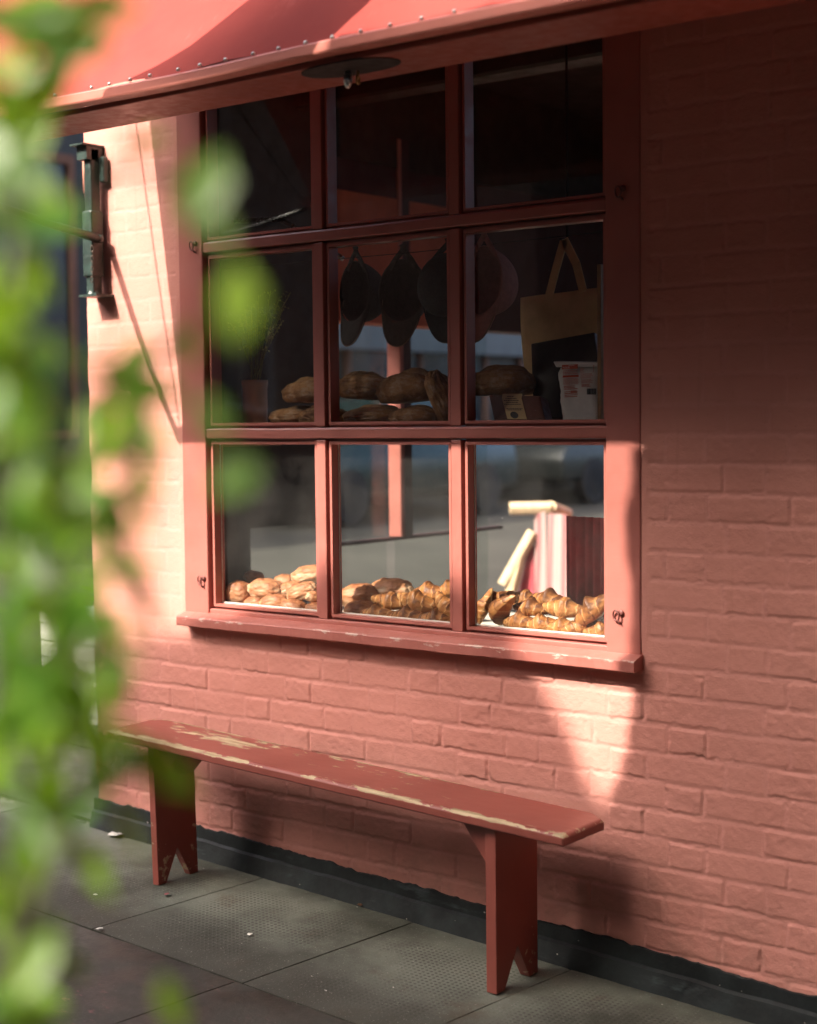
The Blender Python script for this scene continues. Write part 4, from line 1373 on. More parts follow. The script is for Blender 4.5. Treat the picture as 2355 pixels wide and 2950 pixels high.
# ------------------------------------------------------------------ caps on a line, tote, packets
line = bmesh.new()
LZ = at(1160, 730, 0.16).z
tube(line, [(-1.75, 0.16, LZ + .004), (-0.9, 0.16, LZ), (-0.04, 0.16, LZ + .01)], 0.0012, 5)
tag(obj('hanging_line', line, M_BLACK, origin=(-0.9, .16, LZ)), 'thin dark line strung across the window holding the caps', 'line')
def cap(px, py, y, rz, mat, label, tilt=0, s=1.0, name='cap'):
    P = at(px, py, y)
    root = thing(name, label, 'cap', P, 'caps hanging in the window')
    Mx = Matrix.Translation(P) @ Matrix.Rotation(rad(rz), 4, 'Z') @ Matrix.Rotation(rad(tilt), 4, 'Y') @ Matrix.Scale(s, 4)
    # local: strap at z=0, crown below with its hollow towards -y, brim at the bottom
    def crown():
        bm = bmesh.new()
        nu_, nv_ = 16, 28
        rows = []
        for i in range(nu_ + 1):
            th = PI / 2 * i / nu_
            row = []
            for j in range(nv_):
                a = 2 * PI * j / nv_
                rx, rz_ = 0.072, 0.088
                row.append(bm.verts.new((math.cos(a) * rx * math.cos(th) ** .8 if i < nu_ else 0, 0.105 * math.sin(th) ** 1.1, -0.105 + math.sin(a) * rz_ * (math.cos(th) ** .8 if i < nu_ else 0) - .012 * math.sin(th))))
            rows.append(row)
        for A, B in zip(rows, rows[1:]):
            for j in range(nv_):
                t = (j + 1) % nv_
                bm.faces.new((A[j], A[t], B[t], B[j]))
        bmesh.ops.remove_doubles(bm, verts=bm.verts, dist=1e-5)
        bmesh.ops.solidify(bm, geom=bm.faces[:], thickness=0.0022)
        return bm
    def brim():
        bm = bmesh.new()
        n_ = 16; mlen = 7
        rows = []
        for k_ in range(mlen + 1):
            t = k_ / mlen
            row = []
            for i in range(n_ + 1):
                q = -1 + 2 * i / n_
                a = q * 1.25
                r0x, r0z = 0.072 * math.sin(a), -0.105 - 0.088 * math.cos(a)
                ext = 0.072 * (1 - abs(q) ** 3.0)
                row.append(bm.verts.new((r0x * (1 - .06 * t), -0.006 - 0.010 * t + 0.020 * (q * q) * (0.4 + t) + .002 * t, r0z - ext * t)))
            rows.append(row)
        for A, B in zip(rows, rows[1:]):
            for i in range(n_):
                bm.faces.new((A[i], A[i + 1], B[i + 1], B[i]))
        bmesh.ops.remove_doubles(bm, verts=bm.verts, dist=1e-5)
        bmesh.ops.solidify(bm, geom=bm.faces[:], thickness=0.003)
        return bm
    def edge():
        bm = bmesh.new()
        pts = []
        for i in range(17):
            q = -1 + 2 * i / 16
            a = q * 1.25
            ext = 0.072 * (1 - abs(q) ** 3)
            pts.append((0.072 * math.sin(a) * .94, -0.016 + 0.020 * q * q * 1.4 - .002, -0.105 - 0.088 * math.cos(a) - ext))
        tube(bm, pts, 0.0016, 5)
        return bm
    def strap():
        bm = bmesh.new()
        for sx_ in (-1, 1):
            pts = [(sx_ * 0.045, 0.004, -0.045), (sx_ * 0.024, 0.0, -0.016), (sx_ * 0.006, -0.002, 0.004), (-sx_ * 0.006, -0.004, 0.026)]
            for a, b in zip(pts, pts[1:]):
                a, b = Vector(a), Vector(b)
                d = (b - a).normalized(); wv = Vector((d.z, 0, -d.x)) * 0.008
                prism(bm, [a - wv, a + wv, b + wv, b - wv], (0, .0025, 0))
        return bm
    for nm, f, mt in (('crown', crown, mat), ('brim', brim, mat), ('edging', edge, M_EDGING), ('strap', strap, mat)):
        bm = f()
        bmesh.ops.transform(bm, matrix=Mx, verts=bm.verts)
        obj(nm, bm, mt, root, True)
    return root
cap(1026, 735, .165, -14, M_CAPDARK, 'dark cap hanging leftmost on the line, its hollow turned sideways', 6, 1.06)
cap(1163, 730, .165, 12, M_CAPBROWN, 'brown cap hanging in the middle of the line with a tan edged peak', 4, 1.06)
cap(1292, 712, .165, 195, M_CAPTEAL, 'navy cap hanging beside the second glazing bar with its crown to the street', -4, 1.06)
cap(1396, 690, .15, -12, M_CAPPINK, 'dusty pink cap hanging in the right pane', 6, 1.12)

# tote bag behind the right pane
tb = thing('tote_bag', 'natural canvas tote bag hanging at the back of the right pane', 'bag', at(1610, 1120, .52))
def tote():
    y = .52
    cs = [at(1500, 858, y), at(1735, 828, y), at(1750, 1180, y), at(1515, 1190, y)]
    bm = bmesh.new()
    n_ = 14
    F, Bk = {}, {}
    for i in range(n_ + 1):
        for j in range(n_ + 1):
            u, v = i / n_, j / n_
            P = (cs[0].lerp(cs[1], u)).lerp(cs[3].lerp(cs[2], u), v)
            bul = 0.022 * math.sin(PI * u) * math.sin(PI * min(1, v * .9 + .1)) + 0.006 * math.sin(u * 9 + v * 6)
            F[i, j] = bm.verts.new(P + Vector((0, -bul, 0)))
            Bk[i, j] = bm.verts.new(P + Vector((0, bul + .004, 0)))
    for i in range(n_):
        for j in range(n_):
            bm.faces.new((F[i, j], F[i + 1, j], F[i + 1, j + 1], F[i, j + 1]))
            bm.faces.new((Bk[i, j], Bk[i, j + 1], Bk[i + 1, j + 1], Bk[i + 1, j]))
    for k_ in range(n_):
        for (a, b, c_, d) in ((F[k_, 0], F[k_ + 1, 0], Bk[k_ + 1, 0], Bk[k_, 0]), (F[k_, n_], F[k_ + 1, n_], Bk[k_ + 1, n_], Bk[k_, n_]), (F[0, k_], F[0, k_ + 1], Bk[0, k_ + 1], Bk[0, k_]), (F[n_, k_], F[n_, k_ + 1], Bk[n_, k_ + 1], Bk[n_, k_])):
            bm.faces.new((a, b, c_, d))
    obj('bag_body', bm, M_TOTE, tb, True)
    for (pts) in ([(1582, 850), (1600, 780), (1625, 690)], [(1625, 690), (1660, 760), (1680, 840)]):
        bm = bmesh.new()
        q = [at(a, b, y - .012) for a, b in pts]
        for a, b in zip(q, q[1:]):
            d = (b - a).normalized(); wv = Vector((d.z, 0, -d.x)) * .0135
            prism(bm, [a - wv, a + wv, b + wv, b - wv], (0, .004, 0))
        obj('handle', bm, M_TOTE, tb)
tote()
hp = at(1625, 690, .52)
bm = bmesh.new(); tube(bm, [(hp.x, .50, hp.z), (hp.x, .54, hp.z + .004), (hp.x, .54, 1.46)], .004, 6)
tag(obj('bag_hook', bm, M_BLACK, origin=(hp.x, .54, 1.4)), 'thin dark hook the tote bag hangs from in the right pane', 'hook')
# dark brown card carrier leaning behind the flour bag
def leaning(name, px, y0, y1, th, mat, label, cat):
    q = [at(a, b, y) for (a, b), y in zip(px, (y1, y1, y0, y0))]
    nrm = (q[1] - q[0]).cross(q[3] - q[0]).normalized()
    if nrm.y < 0: nrm = -nrm
    bm = bmesh.new()
    prism(bm, q, nrm * th)
    bevel(bm, .002, 1)
    return tag(obj(name, bm, mat, origin=(q[2] + q[3]) / 2), label, cat)
leaning('card_folder', [(1530, 990), (1712, 957), (1745, 1204), (1537, 1204)], .27, .33, .03, M_BAGBROWN, 'dark brown card folder leaning behind the white flour bag', 'folder')
# upright batten at the right end of the shelf
bm = bmesh.new()
a = at(1731, 762, .115); c_ = at(1731, 1205, .115)
box(bm, a.x - .006, a.x + .006, .105, .125, SZ, a.z); bevel(bm, .001, 1)
tag(obj('batten', bm, M_WOODSTRIP, origin=(a.x, .115, SZ)), 'thin brown upright wooden batten right of the flour bag', 'batten')

# flour bag
fb = thing('flour_bag', 'white paper flour bag printed in red standing at the right of the shelf', 'bag', at(1665, 1205, .13))
def flour():
    y = .105
    bl, br = at(1617, 1209, y), at(1727, 1209, y)
    tl, tr = at(1602, 1060, y), at(1722, 1046, y)
    dep = 0.060
    bm = bmesh.new()
    n_, m_ = 16, 26
    rings = []
    for k_ in range(m_ + 1):
        t = k_ / m_
        a, b = bl.lerp(tl, t), br.lerp(tr, t)
        z = SZ + 0.001 + (tl.z - SZ) * t
        dd = dep * (1 - 0.62 * max(0, (t - .90) / .10))
        xa, xb = a.x, b.x
        row = []
        per = [(0, 0), (1, 0), (1, 1), (0, 1)]
        for e in range(4):
            p0, p1 = per[e], per[(e + 1) % 4]
            for s_ in range(n_):
                f = s_ / n_
                u = p0[0] + (p1[0] - p0[0]) * f; v = p0[1] + (p1[1] - p0[1]) * f
                # rounded rectangle
                cu, cv = u - .5, v - .5
                ln = (abs(cu * 2) ** 5 + abs(cv * 2) ** 5) ** .2
                cu, cv = cu / max(ln, .01), cv / max(ln, .01)
                pil = 1 + 0.05 * math.sin(PI * t)
                wr = 0.0022 * mnoise.noise(Vector((u * 9, v * 9, t * 14))) + 0.003 * mnoise.noise(Vector((u * 3 + 5, v * 3, t * 4)))
                row.append(bm.verts.new((xa + (xb - xa) * (.5 + cu) + wr, y + dep / 2 + cv * dd * pil + wr, z + .002 * mnoise.noise(Vector((u * 4, t * 5, 2))))))
        rings.append(row)
    N = len(rings[0])
    for A, B in zip(rings, rings[1:]):
        for s_ in range(N):
            t_ = (s_ + 1) % N
            bm.faces.new((A[s_], A[t_], B[t_], B[s_]))
    bm.faces.new(rings[0][::-1]); bm.faces.new(rings[-1])
    obj('paper_body', bm, M_PAPER, fb, True)
    # folded top flap
    bm = bmesh.new()
    t0, t1 = tl + Vector((-.012, .012, .006)), tr + Vector((.002, .012, -.004))
    prism(bm, [t0 + Vector((0, -.008, .012)), t0 + Vector((0.012, -.012, -.004)), t1 + Vector((0, -.012, -.006)), t1 + Vector((0, -.006, .006))], (0, .035, 0.002))
    bevel(bm, .002, 1)
    obj('top_fold', bm, M_PAPER, fb)
    # printing
    cnv = lambda X_, Y_: at(1580 + X_ / 9.561, 1020 + Y_ / 9.561, y - .0045)
    def strip(bm, x0, y0, x1, y1, skew=-22):
        q = [cnv(x0, y0 - 0), cnv(x1, y0 + skew * (x1 - x0) / 430), cnv(x1, y1 + skew * (x1 - x0) / 430), cnv(x0, y1)]
        prism(bm, q, (0, .0008, 0))
    bm = bmesh.new()
    strip(bm, 380, 300, 810, 425); strip(bm, 400, 590, 835, 650); strip(bm, 620, 1010, 775, 1085)
    rr = random.Random(5)
    def lines(x0, x1, y0, y1, n, h, wmin=.5):
        for i in range(n):
            yy = y0 + (y1 - y0) * i / max(1, n - 1)
            x = x0
            end = x0 + (x1 - x0) * rr.uniform(wmin, 1)
            while x < end:
                wd = rr.uniform(18, 60)
                strip(bm, x, yy - 22 * (x - x0) / 430, min(x + wd, end), yy + h - 22 * (x - x0) / 430)
                x += wd + rr.uniform(8, 16)
    lines(405, 830, 460, 540, 3, 18, .9)
    lines(415, 840, 680, 835, 8, 9, .9)
    lines(430, 820, 880, 960, 3, 20, .7)
    lines(450, 860, 1035, 1170, 4, 20, .8)
    lines(880, 1020, 380, 490, 4, 14)
    lines(890, 1245, 545, 660, 5, 10, .8)
    lines(910, 1235, 710, 790, 4, 11, .8)
    lines(920, 1190, 830, 890, 3, 16, .7)
    lines(1235, 1265, 310, 480, 7, 12, 1)
    obj('red_print', bm, M_REDINK, fb)
    bm = bmesh.new()
    x = 1065
    while x < 1310:
        wd = rr.choice([6, 6, 10, 16, 22])
        strip(bm, x, 950, x + wd, 1115); x += wd + rr.choice([5, 7, 9])
    obj('barcode', bm, M_BLACKINK, fb)
    def word(txt, X_, Y_, hpx, mat, nm):
        cu = bpy.data.curves.new('lettering', 'FONT'); cu.body = txt; cu.size = 1.0; cu.extrude = 0.0
        o = bpy.data.objects.new('lettering', cu); COL.objects.link(o)
        bpy.context.view_layer.update()
        me = bpy.data.meshes.new_from_object(o.evaluated_get(bpy.context.evaluated_depsgraph_get()))
        bpy.data.objects.remove(o); bpy.data.curves.remove(cu)
        P = cnv(X_, Y_) + Vector((0, -.0006, 0)); hm = (cnv(0, 0) - cnv(0, hpx)).length * 1.35
        ex = (cnv(100, -5) - cnv(0, 0)).normalized()
        me.transform(Matrix(((ex.x * hm * .9, 0, 0, P.x), (0, 0, 1, P.y), (ex.z * hm, hm, 0, P.z), (0, 0, 0, 1))))
        obj_me(nm, me, mat, fb)
    word('BREAD', 565, 330, 50, M_PAPER, 'lettering')
    word('FLOUR', 400, 405, 60, M_PAPER, 'lettering')
    word('1.5 KG', 630, 1072, 46, M_PAPER, 'lettering')
flour()
# maroon packet with a cream wrap label
mp = thing('wrapped_packet', 'low maroon packet with a cream paper label lying in front of the folder', 'packet', at(1480, 1205, .10))
def packet():
    cnv = lambda X_, Y_, y: at(1390 + X_ / 8.605, 1110 + Y_ / 8.605, y)
    yt, yb_ = .135, .088
    q = [cnv(155, 225, yt), cnv(1420, 260, yt), cnv(1560, 850, yb_), cnv(290, 850, yb_)]
    bm = bmesh.new(); prism(bm, q, (0.0, .045, -.012)); bevel(bm, .003, 2); obj('packet_body', bm, M_WRAP, mp)
    up = Vector((0, -.003, .001))
    l = [cnv(520, 218, yt) + up, cnv(1005, 218, yt) + up, cnv(985, 330, yt - .009) + up, cnv(1120, 850, yb_) + up, cnv(640, 850, yb_) + up, cnv(500, 330, yt - .009) + up]
    bm = bmesh.new(); prism(bm, [l[0], l[1], l[2], l[5]], (0, .001, 0)); prism(bm, [l[5], l[2], l[3], l[4]], (0, .001, 0)); obj('paper_label', bm, M_LABEL, mp)
    def pt(u, v):
        return l[5].lerp(l[2], u).lerp(l[4].lerp(l[3], u), v) + Vector((0, -.0012, 0))
    bm = bmesh.new()
    rr = random.Random(3)
    for v, a, b in ((-.10, .3, .65), (0, .2, .75), (.09, .08, .85), (.18, .18, .78), (.27, .05, .9), (.48, .1, .92), (.54, .15, .85)):
        x = a
        while x < b:
            wd = rr.uniform(.03, .10)
            prism(bm, [pt(x, v), pt(min(x + wd, b), v), pt(min(x + wd, b), v + .035), pt(x, v + .035)], (0, .0006, 0))
            x += wd + .025
    obj('label_print', bm, M_BLACKINK, mp)
    bm = bmesh.new()
    prism(bm, [pt(.42 + .20 * math.cos(a), .80 + .16 * math.sin(a)) for a in [2 * PI * i / 20 for i in range(20)]], (0, .0006, 0))
    obj('seal', bm, M_BLACKINK, mp)
packet()
# vase with dried grass
vs = thing('vase', 'pale stoneware vase of dried grasses at the left of the shelf', 'vase', at(736, 1208, .17))
def vase():
    y = .17
    b, t = at(736, 1215, y), at(736, 1095, y)
    bm = bmesh.new()
    zb, zt = SZ, t.z
    lathe(bm, [(0.040, zb), (0.041, zb + .004), (0.041, zt - .03), (0.044, zt - .012), (0.044, zt), (0.039, zt), (0.038, zt - .05)], (b.x, y, 0), 28)
    obj('vessel', bm, M_CERAMIC, vs, True)
    bm = bmesh.new()
    rr = random.Random(9)
    tips = [(838, 842), (822, 880), (805, 858), (780, 838), (770, 905), (745, 850), (725, 880), (700, 870), (690, 915), (812, 930), (760, 960), (665, 930), (735, 930)]
    for a_, b_ in tips:
        T = at(a_, b_, y + rr.uniform(-.03, .05))
        B0 = Vector((b.x + rr.uniform(-.012, .012), y + rr.uniform(-.01, .01), zt - .02))
        mid_ = B0.lerp(T, .5) + Vector(((T.x - B0.x) * -.12, 0, .02))
        pts = [B0 * (1 - s) ** 2 + mid_ * 2 * s * (1 - s) + T * s * s for s in [i / 8 for i in range(9)]]
        tube(bm, pts, .0009, 4)
        for i in range(16):
            s = rr.uniform(.5, 1)
            c0 = B0 * (1 - s) ** 2 + mid_ * 2 * s * (1 - s) + T * s * s
            q = c0 + Vector((rr.uniform(-.018, .018), rr.uniform(-.012, .012), rr.uniform(-.004, .016)))
            tube(bm, [c0, q], .0004, 3)
            bmesh.ops.create_icosphere(bm, subdivisions=1, radius=rr.uniform(.0016, .003), matrix=Matrix.Translation(q))
    obj('dried_grass', bm, M_DRYGRASS, vs)
vase()
# chrome rail seen high in the left pane, ceiling lamp
bm = bmesh.new()
q = [at(640, 640, .55), at(795, 632, .55), at(812, 634, .55), at(862, 662, .55)]
q = [q[0], q[1], q[1].lerp(q[2], .6), q[2], q[3], q[3] + Vector((.2, 0, -.115))]
tube(bm, q, .0085, 10)
tag(obj('chrome_pipe', bm, M_STEEL, None, True, origin=q[0]), 'bent shiny steel pipe behind the upper left pane', 'pipe')
lm = thing('ceiling_lamp', 'dim pendant lamp with a flat dark shade behind the top right pane', 'lamp', at(1520, 100, 1.6))
P = at(1510, 190, 1.6)
bm = bmesh.new(); lathe(bm, [(.012, .05), (.10, .012), (.115, 0.0), (.105, -.002)], P, 28); obj('lamp_shade', bm, M_BAGBROWN, lm, True)
bm = bmesh.new(); tube(bm, [P + Vector((0, 0, .05)), (P.x, P.y, 1.72)], .004, 6); obj('cord', bm, M_BLACK, lm)
# maroon curtain at the right inside
bm = bmesh.new()
rows = []
for i in range(61):
    t = i / 60
    P = at(1630, 1500, .70).lerp(at(1800, 1500, .66), t)
    wv = 0.012 * math.sin(t * 46) + .005 * math.sin(t * 17 + 1)
    rows.append([bm.verts.new((P.x, P.y + wv, z)) for z in (-1.28, -0.6, at(1700, 1490, .68).z)])
for A, Bq in zip(rows, rows[1:]):
    for j in range(2):
        bm.faces.new((A[j], Bq[j], Bq[j + 1], A[j + 1]))
bmesh.ops.solidify(bm, geom=bm.faces[:], thickness=0.003)
tag(obj('curtain', bm, M_MAROONCLOTH, None, True, origin=(-0.6, 0.68, -1.28)), 'pleated maroon cloth curtain inside behind the right croissants', 'curtain')

# ------------------------------------------------------------------ folding chair in the lane
dc = thing('folding_chair', 'pale wooden folding chair with pink striped canvas standing sunlit in the lane', 'chair', (-3.0, 3.9, -1.1))
def chair():
    D = 8.7
    a = lambda X_, Y_, d=D: atd(1360 + X_ / 4.3025, 1270 + Y_ / 4.3025, d)
    def bar(name, p, q, w, mat=M_BEECH):
        bm = bmesh.new()
        tube(bm, [p, q], w, 8)
        obj(name, bm, mat, dc)
    bar('top_rail', a(470, 840), a(975, 830), .036)
    bar('top_rail', a(975, 820), a(1180, 900, D + .25), .034)
    bar('frame_leg', a(760, 1130), a(390, 1790), .034)
    bar('frame_leg', a(600, 1400), a(420, 2150), .034)
    g = -1.15
    for X_ in (390, 1180):
        p = a(X_, 1900)
        bar('frame_leg', p, Vector((p.x - .05, p.y, g)), .03)
    def panel(name, pts, mat):
        bm = bmesh.new()
        q = [a(p[0], p[1], D - .78 * (p[0] - 770) / 4.3025 / FPX * D) for p in pts]
        n_ = 20
        top = []; bot = []
        for i in range(n_ + 1):
            t = i / n_
            wv = Vector((0, 1, 0)) * (.005 * math.sin(t * 14))
            top.append(bm.verts.new(q[0].lerp(q[1], t) + wv)); bot.append(bm.verts.new(q[3].lerp(q[2], t) + wv))
        for i in range(n_):
            bm.faces.new((top[i], top[i + 1], bot[i + 1], bot[i]))
        bmesh.ops.solidify(bm, geom=bm.faces[:], thickness=0.006)
        obj(name, bm, mat, dc, True)
    panel('canvas', [(770, 880), (910, 880), (930, 2200), (790, 2200)], M_STRIPE)
    panel('canvas', [(945, 900), (1175, 910), (1190, 2200), (940, 2200)], M_STRIPE)
    panel('canvas', [(700, 1300), (770, 1300), (760, 2200), (520, 2200)], M_MAROONCLOTH)
chair()

# ------------------------------------------------------------------ the lane and the street
def facade(name, label, x, y0, y1, ztop, mat, facing, openings, frame_mat, axis='x'):
    t = thing(name, label, 'building', (x, (y0 + y1) / 2, -1.0))
    s_ = facing
    bm = bmesh.new()
    if axis == 'x':
        box(bm, min(x, x - s_ * 5), max(x, x - s_ * 5), y0, y1, -3.2, ztop)
    else:
        box(bm, y0, y1, min(x, x - s_ * 5), max(x, x - s_ * 5), -4.2, ztop)
    obj('wall', bm, mat, t)
    for (a, b, z0, z1) in openings:
        bm = bmesh.new()
        for (p, q, r0, r1) in ((a - .08, b + .08, z1, z1 + .10), (a - .08, b + .08, z0 - .10, z0), (a - .08, a, z0, z1), (b, b + .08, z0, z1), ((a + b) / 2 - .03, (a + b) / 2 + .03, z0, z1)):
            if axis == 'x': box(bm, min(x, x + s_ * .07), max(x, x + s_ * .07), p, q, r0, r1)
            else: box(bm, p, q, min(x, x + s_ * .07), max(x, x + s_ * .07), r0, r1)
        f = obj('window', bm, frame_mat, t)
        bm = bmesh.new()
        if axis == 'x': box(bm, min(x, x + s_ * .02), max(x, x + s_ * .02), a, b, z0, z1)
        else: box(bm, a, b, min(x, x + s_ * .02), max(x, x + s_ * .02), z0, z1)
        obj('pane', bm, M_WINDARK, f)
    return t
ob = facade('corner_building', 'dark green shopfront building across the lane with big dark windows', -11.2, -3.0, 30.0, 7.5, M_DKGREEN, 1,
            [(-1.5, .8, .3, 3.0), (1.4, 3.6, .3, 3.0), (4.6, 7.4, .2, 3.0), (8.4, 11, .2, 3.0), (12, 15, .2, 3), (-1, 1, 4, 6.2), (3, 5, 4, 6.2), (7, 9, 4, 6.2), (11, 13, 4, 6.2), (16, 19, .2, 3), (20, 24, .2, 3)], M_BROWNBRICK)
bm = bmesh.new(); box(bm, -11.2, -11.02, 10.6, 29.0, 1.18, 1.66); obj('fascia', bm, M_SLATE, ob)
facade('far_terrace', 'brown brick terrace at the far side of the square', -22.0, -40.0, -6.0, 15, M_BROWNBRICK, 1,
       [(-22 + i * 3.2, -20.4 + i * 3.2, .6, 2.6) for i in range(5)], M_WHITEPAINT)
facade('facing_terrace', 'dark brick terrace closing the far side of the street', -13.0, -9.0, 24.0, 9.5, M_PALEBRICK, 1,
       [(-4 + i * 3.4, -2.4 + i * 3.4, .4, 2.6) for i in range(8)], M_WHITEPAINT, axis='y')
facade('blocker_house', 'unseen tall brick house added across the street to block sky light from the right', -7.6, 0.9, 4.9, 15.0, M_PALEBRICK, 1,
       [(1.4, 2.4, .2, 2.4), (3.2, 4.4, .2, 2.4), (1.4, 2.4, 4, 6), (3.2, 4.4, 4, 6)], M_WHITEPAINT, axis='y')  # unseen house added to block sky light from the right front
facade('blocker_terrace', 'unseen brick building added at the right end of the street to block sky light', 5.0, -13.0, 5.0, 13.0, M_PALEBRICK, -1,
       [(-11.5 + i * 3.0, -10.0 + i * 3.0, .2, 2.4) for i in range(4)], M_WHITEPAINT)  # unseen block added to cut sky light along the street
# white slatted planter just round the corner
pl = thing('slatted_planter', 'white slatted planter box with a small shrub beyond the corner', 'planter', (-3.1, 1.15, -1.12))
bm = bmesh.new()
for i in range(7):
    z0 = -1.13 + i * .082
    box(bm, -3.75, -2.50, 1.0, 1.03, z0, z0 + .074)
    box(bm, -2.53, -2.50, 1.03, 1.5, z0, z0 + .074)
box(bm, -3.74, -2.535, 1.035, 1.5, -1.13, -.60)
obj('box', bm, M_WHITEPAINT, pl)

def leaf_verts(L, W, bend=0.15):
    return [(0, 0, 0), (L * .30, W * .46, bend * L * .12), (L * .62, W * .42, bend * L * .25), (L, 0, 0), (L * .62, -W * .42, bend * L * .25), (L * .30, -W * .46, bend * L * .12), (L * .33, 0, -bend * L * .10), (L * .66, 0, 0)]
LF_F = [(0, 6, 1), (1, 6, 7, 2), (2, 7, 3), (0, 5, 6), (5, 4, 7, 6), (4, 3, 7)]
def leaves_mesh(name, items, mat, parent):
    """items: (pos, dir, normal, length, width)"""
    V = []; F = []
    for P, d, nrm, L, W in items:
        d = Vector(d).normalized()
        nrm = Vector(nrm); nrm = (nrm - d * nrm.dot(d))
        nrm = nrm.normalized() if nrm.length > 1e-5 else d.orthogonal().normalized()
        s_ = nrm.cross(d)
        b0 = len(V)
        for (x, y, z) in leaf_verts(L, W, R.uniform(-.3, .6)):
            V.append(Vector(P) + d * x + s_ * y + nrm * z)
        F += [tuple(b0 + i for i in f) for f in LF_F]
    me = bpy.data.meshes.new(name)
    me.from_pydata([tuple(v) for v in V], [], F)
    return obj_me(name, me, mat, parent, True)
def rdir():
    z = R.uniform(-1, 1); a = R.uniform(0, 2 * PI); q = math.sqrt(1 - z * z)
    return Vector((q * math.cos(a), q * math.sin(a), z))
it = []
for i in range(900):
    d = rdir()
    P = Vector((-3.1 + d.x * .55 * R.random() ** .4, 1.25 + d.y * .22 * R.random() ** .4, -.50 + d.z * .14 * R.random() ** .4))
    it.append((P, rdir(), rdir(), R.uniform(.05, .09), R.uniform(.02, .035)))
leaves_mesh('shrub', it, M_LEAF, pl)

# hedge of tall shrubs across the lane, seen left of the corner
for i, (yy, hh) in enumerate(((-1.2, 1.7), (0.6, 2.3), (2.4, 1.9))):
    t = thing('lane_shrub', ['low bushy green shrub at the near end of the lane planting', 'tallest dark green shrub across the lane', 'rounded green shrub at the far end of the lane planting'][i], 'shrub', (-10.2, yy, -.9), 'shrubs across the lane')
    it = []
    for q in range(1500):
        d = rdir(); r_ = R.random() ** .35
        P = Vector((-10.2 + d.x * .7 * r_, yy + d.y * .85 * r_, -.9 + hh * .5 + d.z * hh * .55 * r_))
        it.append((P, rdir(), rdir(), R.uniform(.08, .15), R.uniform(.04, .07)))
    leaves_mesh('foliage', it, M_TLEAF, t)
    bm = bmesh.new(); tube(bm, [(-10.2, yy, -.95), (-10.18, yy + .03, -.9 + hh * .6)], [.05, .02], 7); obj('trunk', bm, M_BARK, t)

# ------------------------------------------------------------------ unseen trees added, crowns shaped to shade the wall
def shade_mask(x, z):
    """1 where the wall point (x, 0, z) must be shaded by the added crowns"""
    # right region with a wavy left edge
    zs = [0.30, 0.17, 0.12, 0.06, -0.03, -0.09, -0.17, -0.24, -0.33, -0.43, -0.55, -0.66, -0.75]
    xe = [-0.075, -0.075, -0.066, -0.078, -0.098, -0.092, -0.074, -0.072, -0.078, -0.076, -0.085, -0.115, -0.150]
    if z > (0.250 if x > -0.02 else 0.218): return 0.0
    e = float(np.interp(-z, [-q for q in zs], xe))
    if x > e and z > -0.80: return 1.0
    # lower region: boundary height as a function of x
    bx = [-2.9, -2.2, -1.80, -1.70, -1.55, -1.25, -1.05, -0.80, -0.62, -0.50, -0.41, -0.34, -0.27, -0.19, -0.15]
    bz = [-0.42, -0.42, -0.43, -0.40, -0.33, -0.20, -0.14, -0.13, -0.16, -0.25, -0.36, -0.47, -0.56, -0.72, -0.80]
    return 1.0 if (z < float(np.interp(x, bx, bz)) if x < -0.15 else z < -0.78) else 0.0
M_CARTEAL = plain('dark_teal_car_paint', (0.008, 0.026, 0.024), 0.3, 0.1, var=0.05, spec=0.6, bump=0)
M_CARSILVER = plain('grey_car_paint', (0.045, 0.052, 0.048), 0.3, 0.3, var=0.05, spec=0.6, bump=0)
M_RUBBER = plain('tyre_rubber', (0.015, 0.015, 0.015), 0.8)
def car(y, mat, label):
    x0 = -10.1
    g = -1.36 - 0.045 * x0
    c = thing('parked_car', label, 'car', (x0, y, g), 'cars parked in the lane')
    prof = [(-2.05, .32), (-2.1, .62), (-1.95, .80), (-1.05, .92), (1.45, .95), (2.0, .88), (2.1, .55), (2.05, .30)]
    bm = bmesh.new(); prism(bm, [(x0 - .85, y + a, g + b) for a, b in prof], (1.7, 0, 0)); bevel(bm, .06, 2); obj('body', bm, mat, c, True)
    bm = bmesh.new()
    lo = [(-1.05, .92), (1.5, .95)]; hi = [(-.35, 1.42), (1.05, 1.44)]
    v = [bm.verts.new((x0 + sx_ * w_, y + a, g + b)) for w_, pr in ((.80, lo), (.62, hi)) for sx_ in (-1, 1) for a, b in pr]
    for f in ((0, 1, 3, 2), (4, 6, 7, 5), (0, 4, 5, 1), (2, 3, 7, 6), (0, 2, 6, 4), (1, 5, 7, 3)): bm.faces.new([v[i] for i in f])
    bevel(bm, .03, 2); cab = obj('cabin', bm, mat, c, True)
    for a0, a1 in ((-.72, .18), (.26, 1.2)):
        bm = bmesh.new()
        prism(bm, [(x0 + .792, y + a0, g + .99), (x0 + .792, y + a1, g + .99), (x0 + .66, y + a1 - .12, g + 1.34), (x0 + .66, y + a0 + .34 * (a0 < 0), g + 1.34)], (.012, 0, .002)); obj('window', bm, M_WINDARK, cab)
    for a in (-1.3, 1.3):
        for sx_ in (-.8, .8):
            t = bmesh.new(); lathe(t, [(.20, -.09), (.31, -.08), (.31, .08), (.20, .09)], seg=20)
            bmesh.ops.transform(t, matrix=Matrix.Translation((x0 + sx_, y + a, g + .31)) @ Matrix.Rotation(rad(90), 4, 'Y'), verts=t.verts); wh = obj('wheel', t, M_RUBBER, c)
            t = bmesh.new(); lathe(t, [(.05, -.10), (.19, -.095), (.19, .095), (.05, .10)], seg=16)
            bmesh.ops.transform(t, matrix=Matrix.Translation((x0 + sx_, y + a, g + .31)) @ Matrix.Rotation(rad(90), 4, 'Y'), verts=t.verts); obj('hubcap', t, M_BLACK, wh)
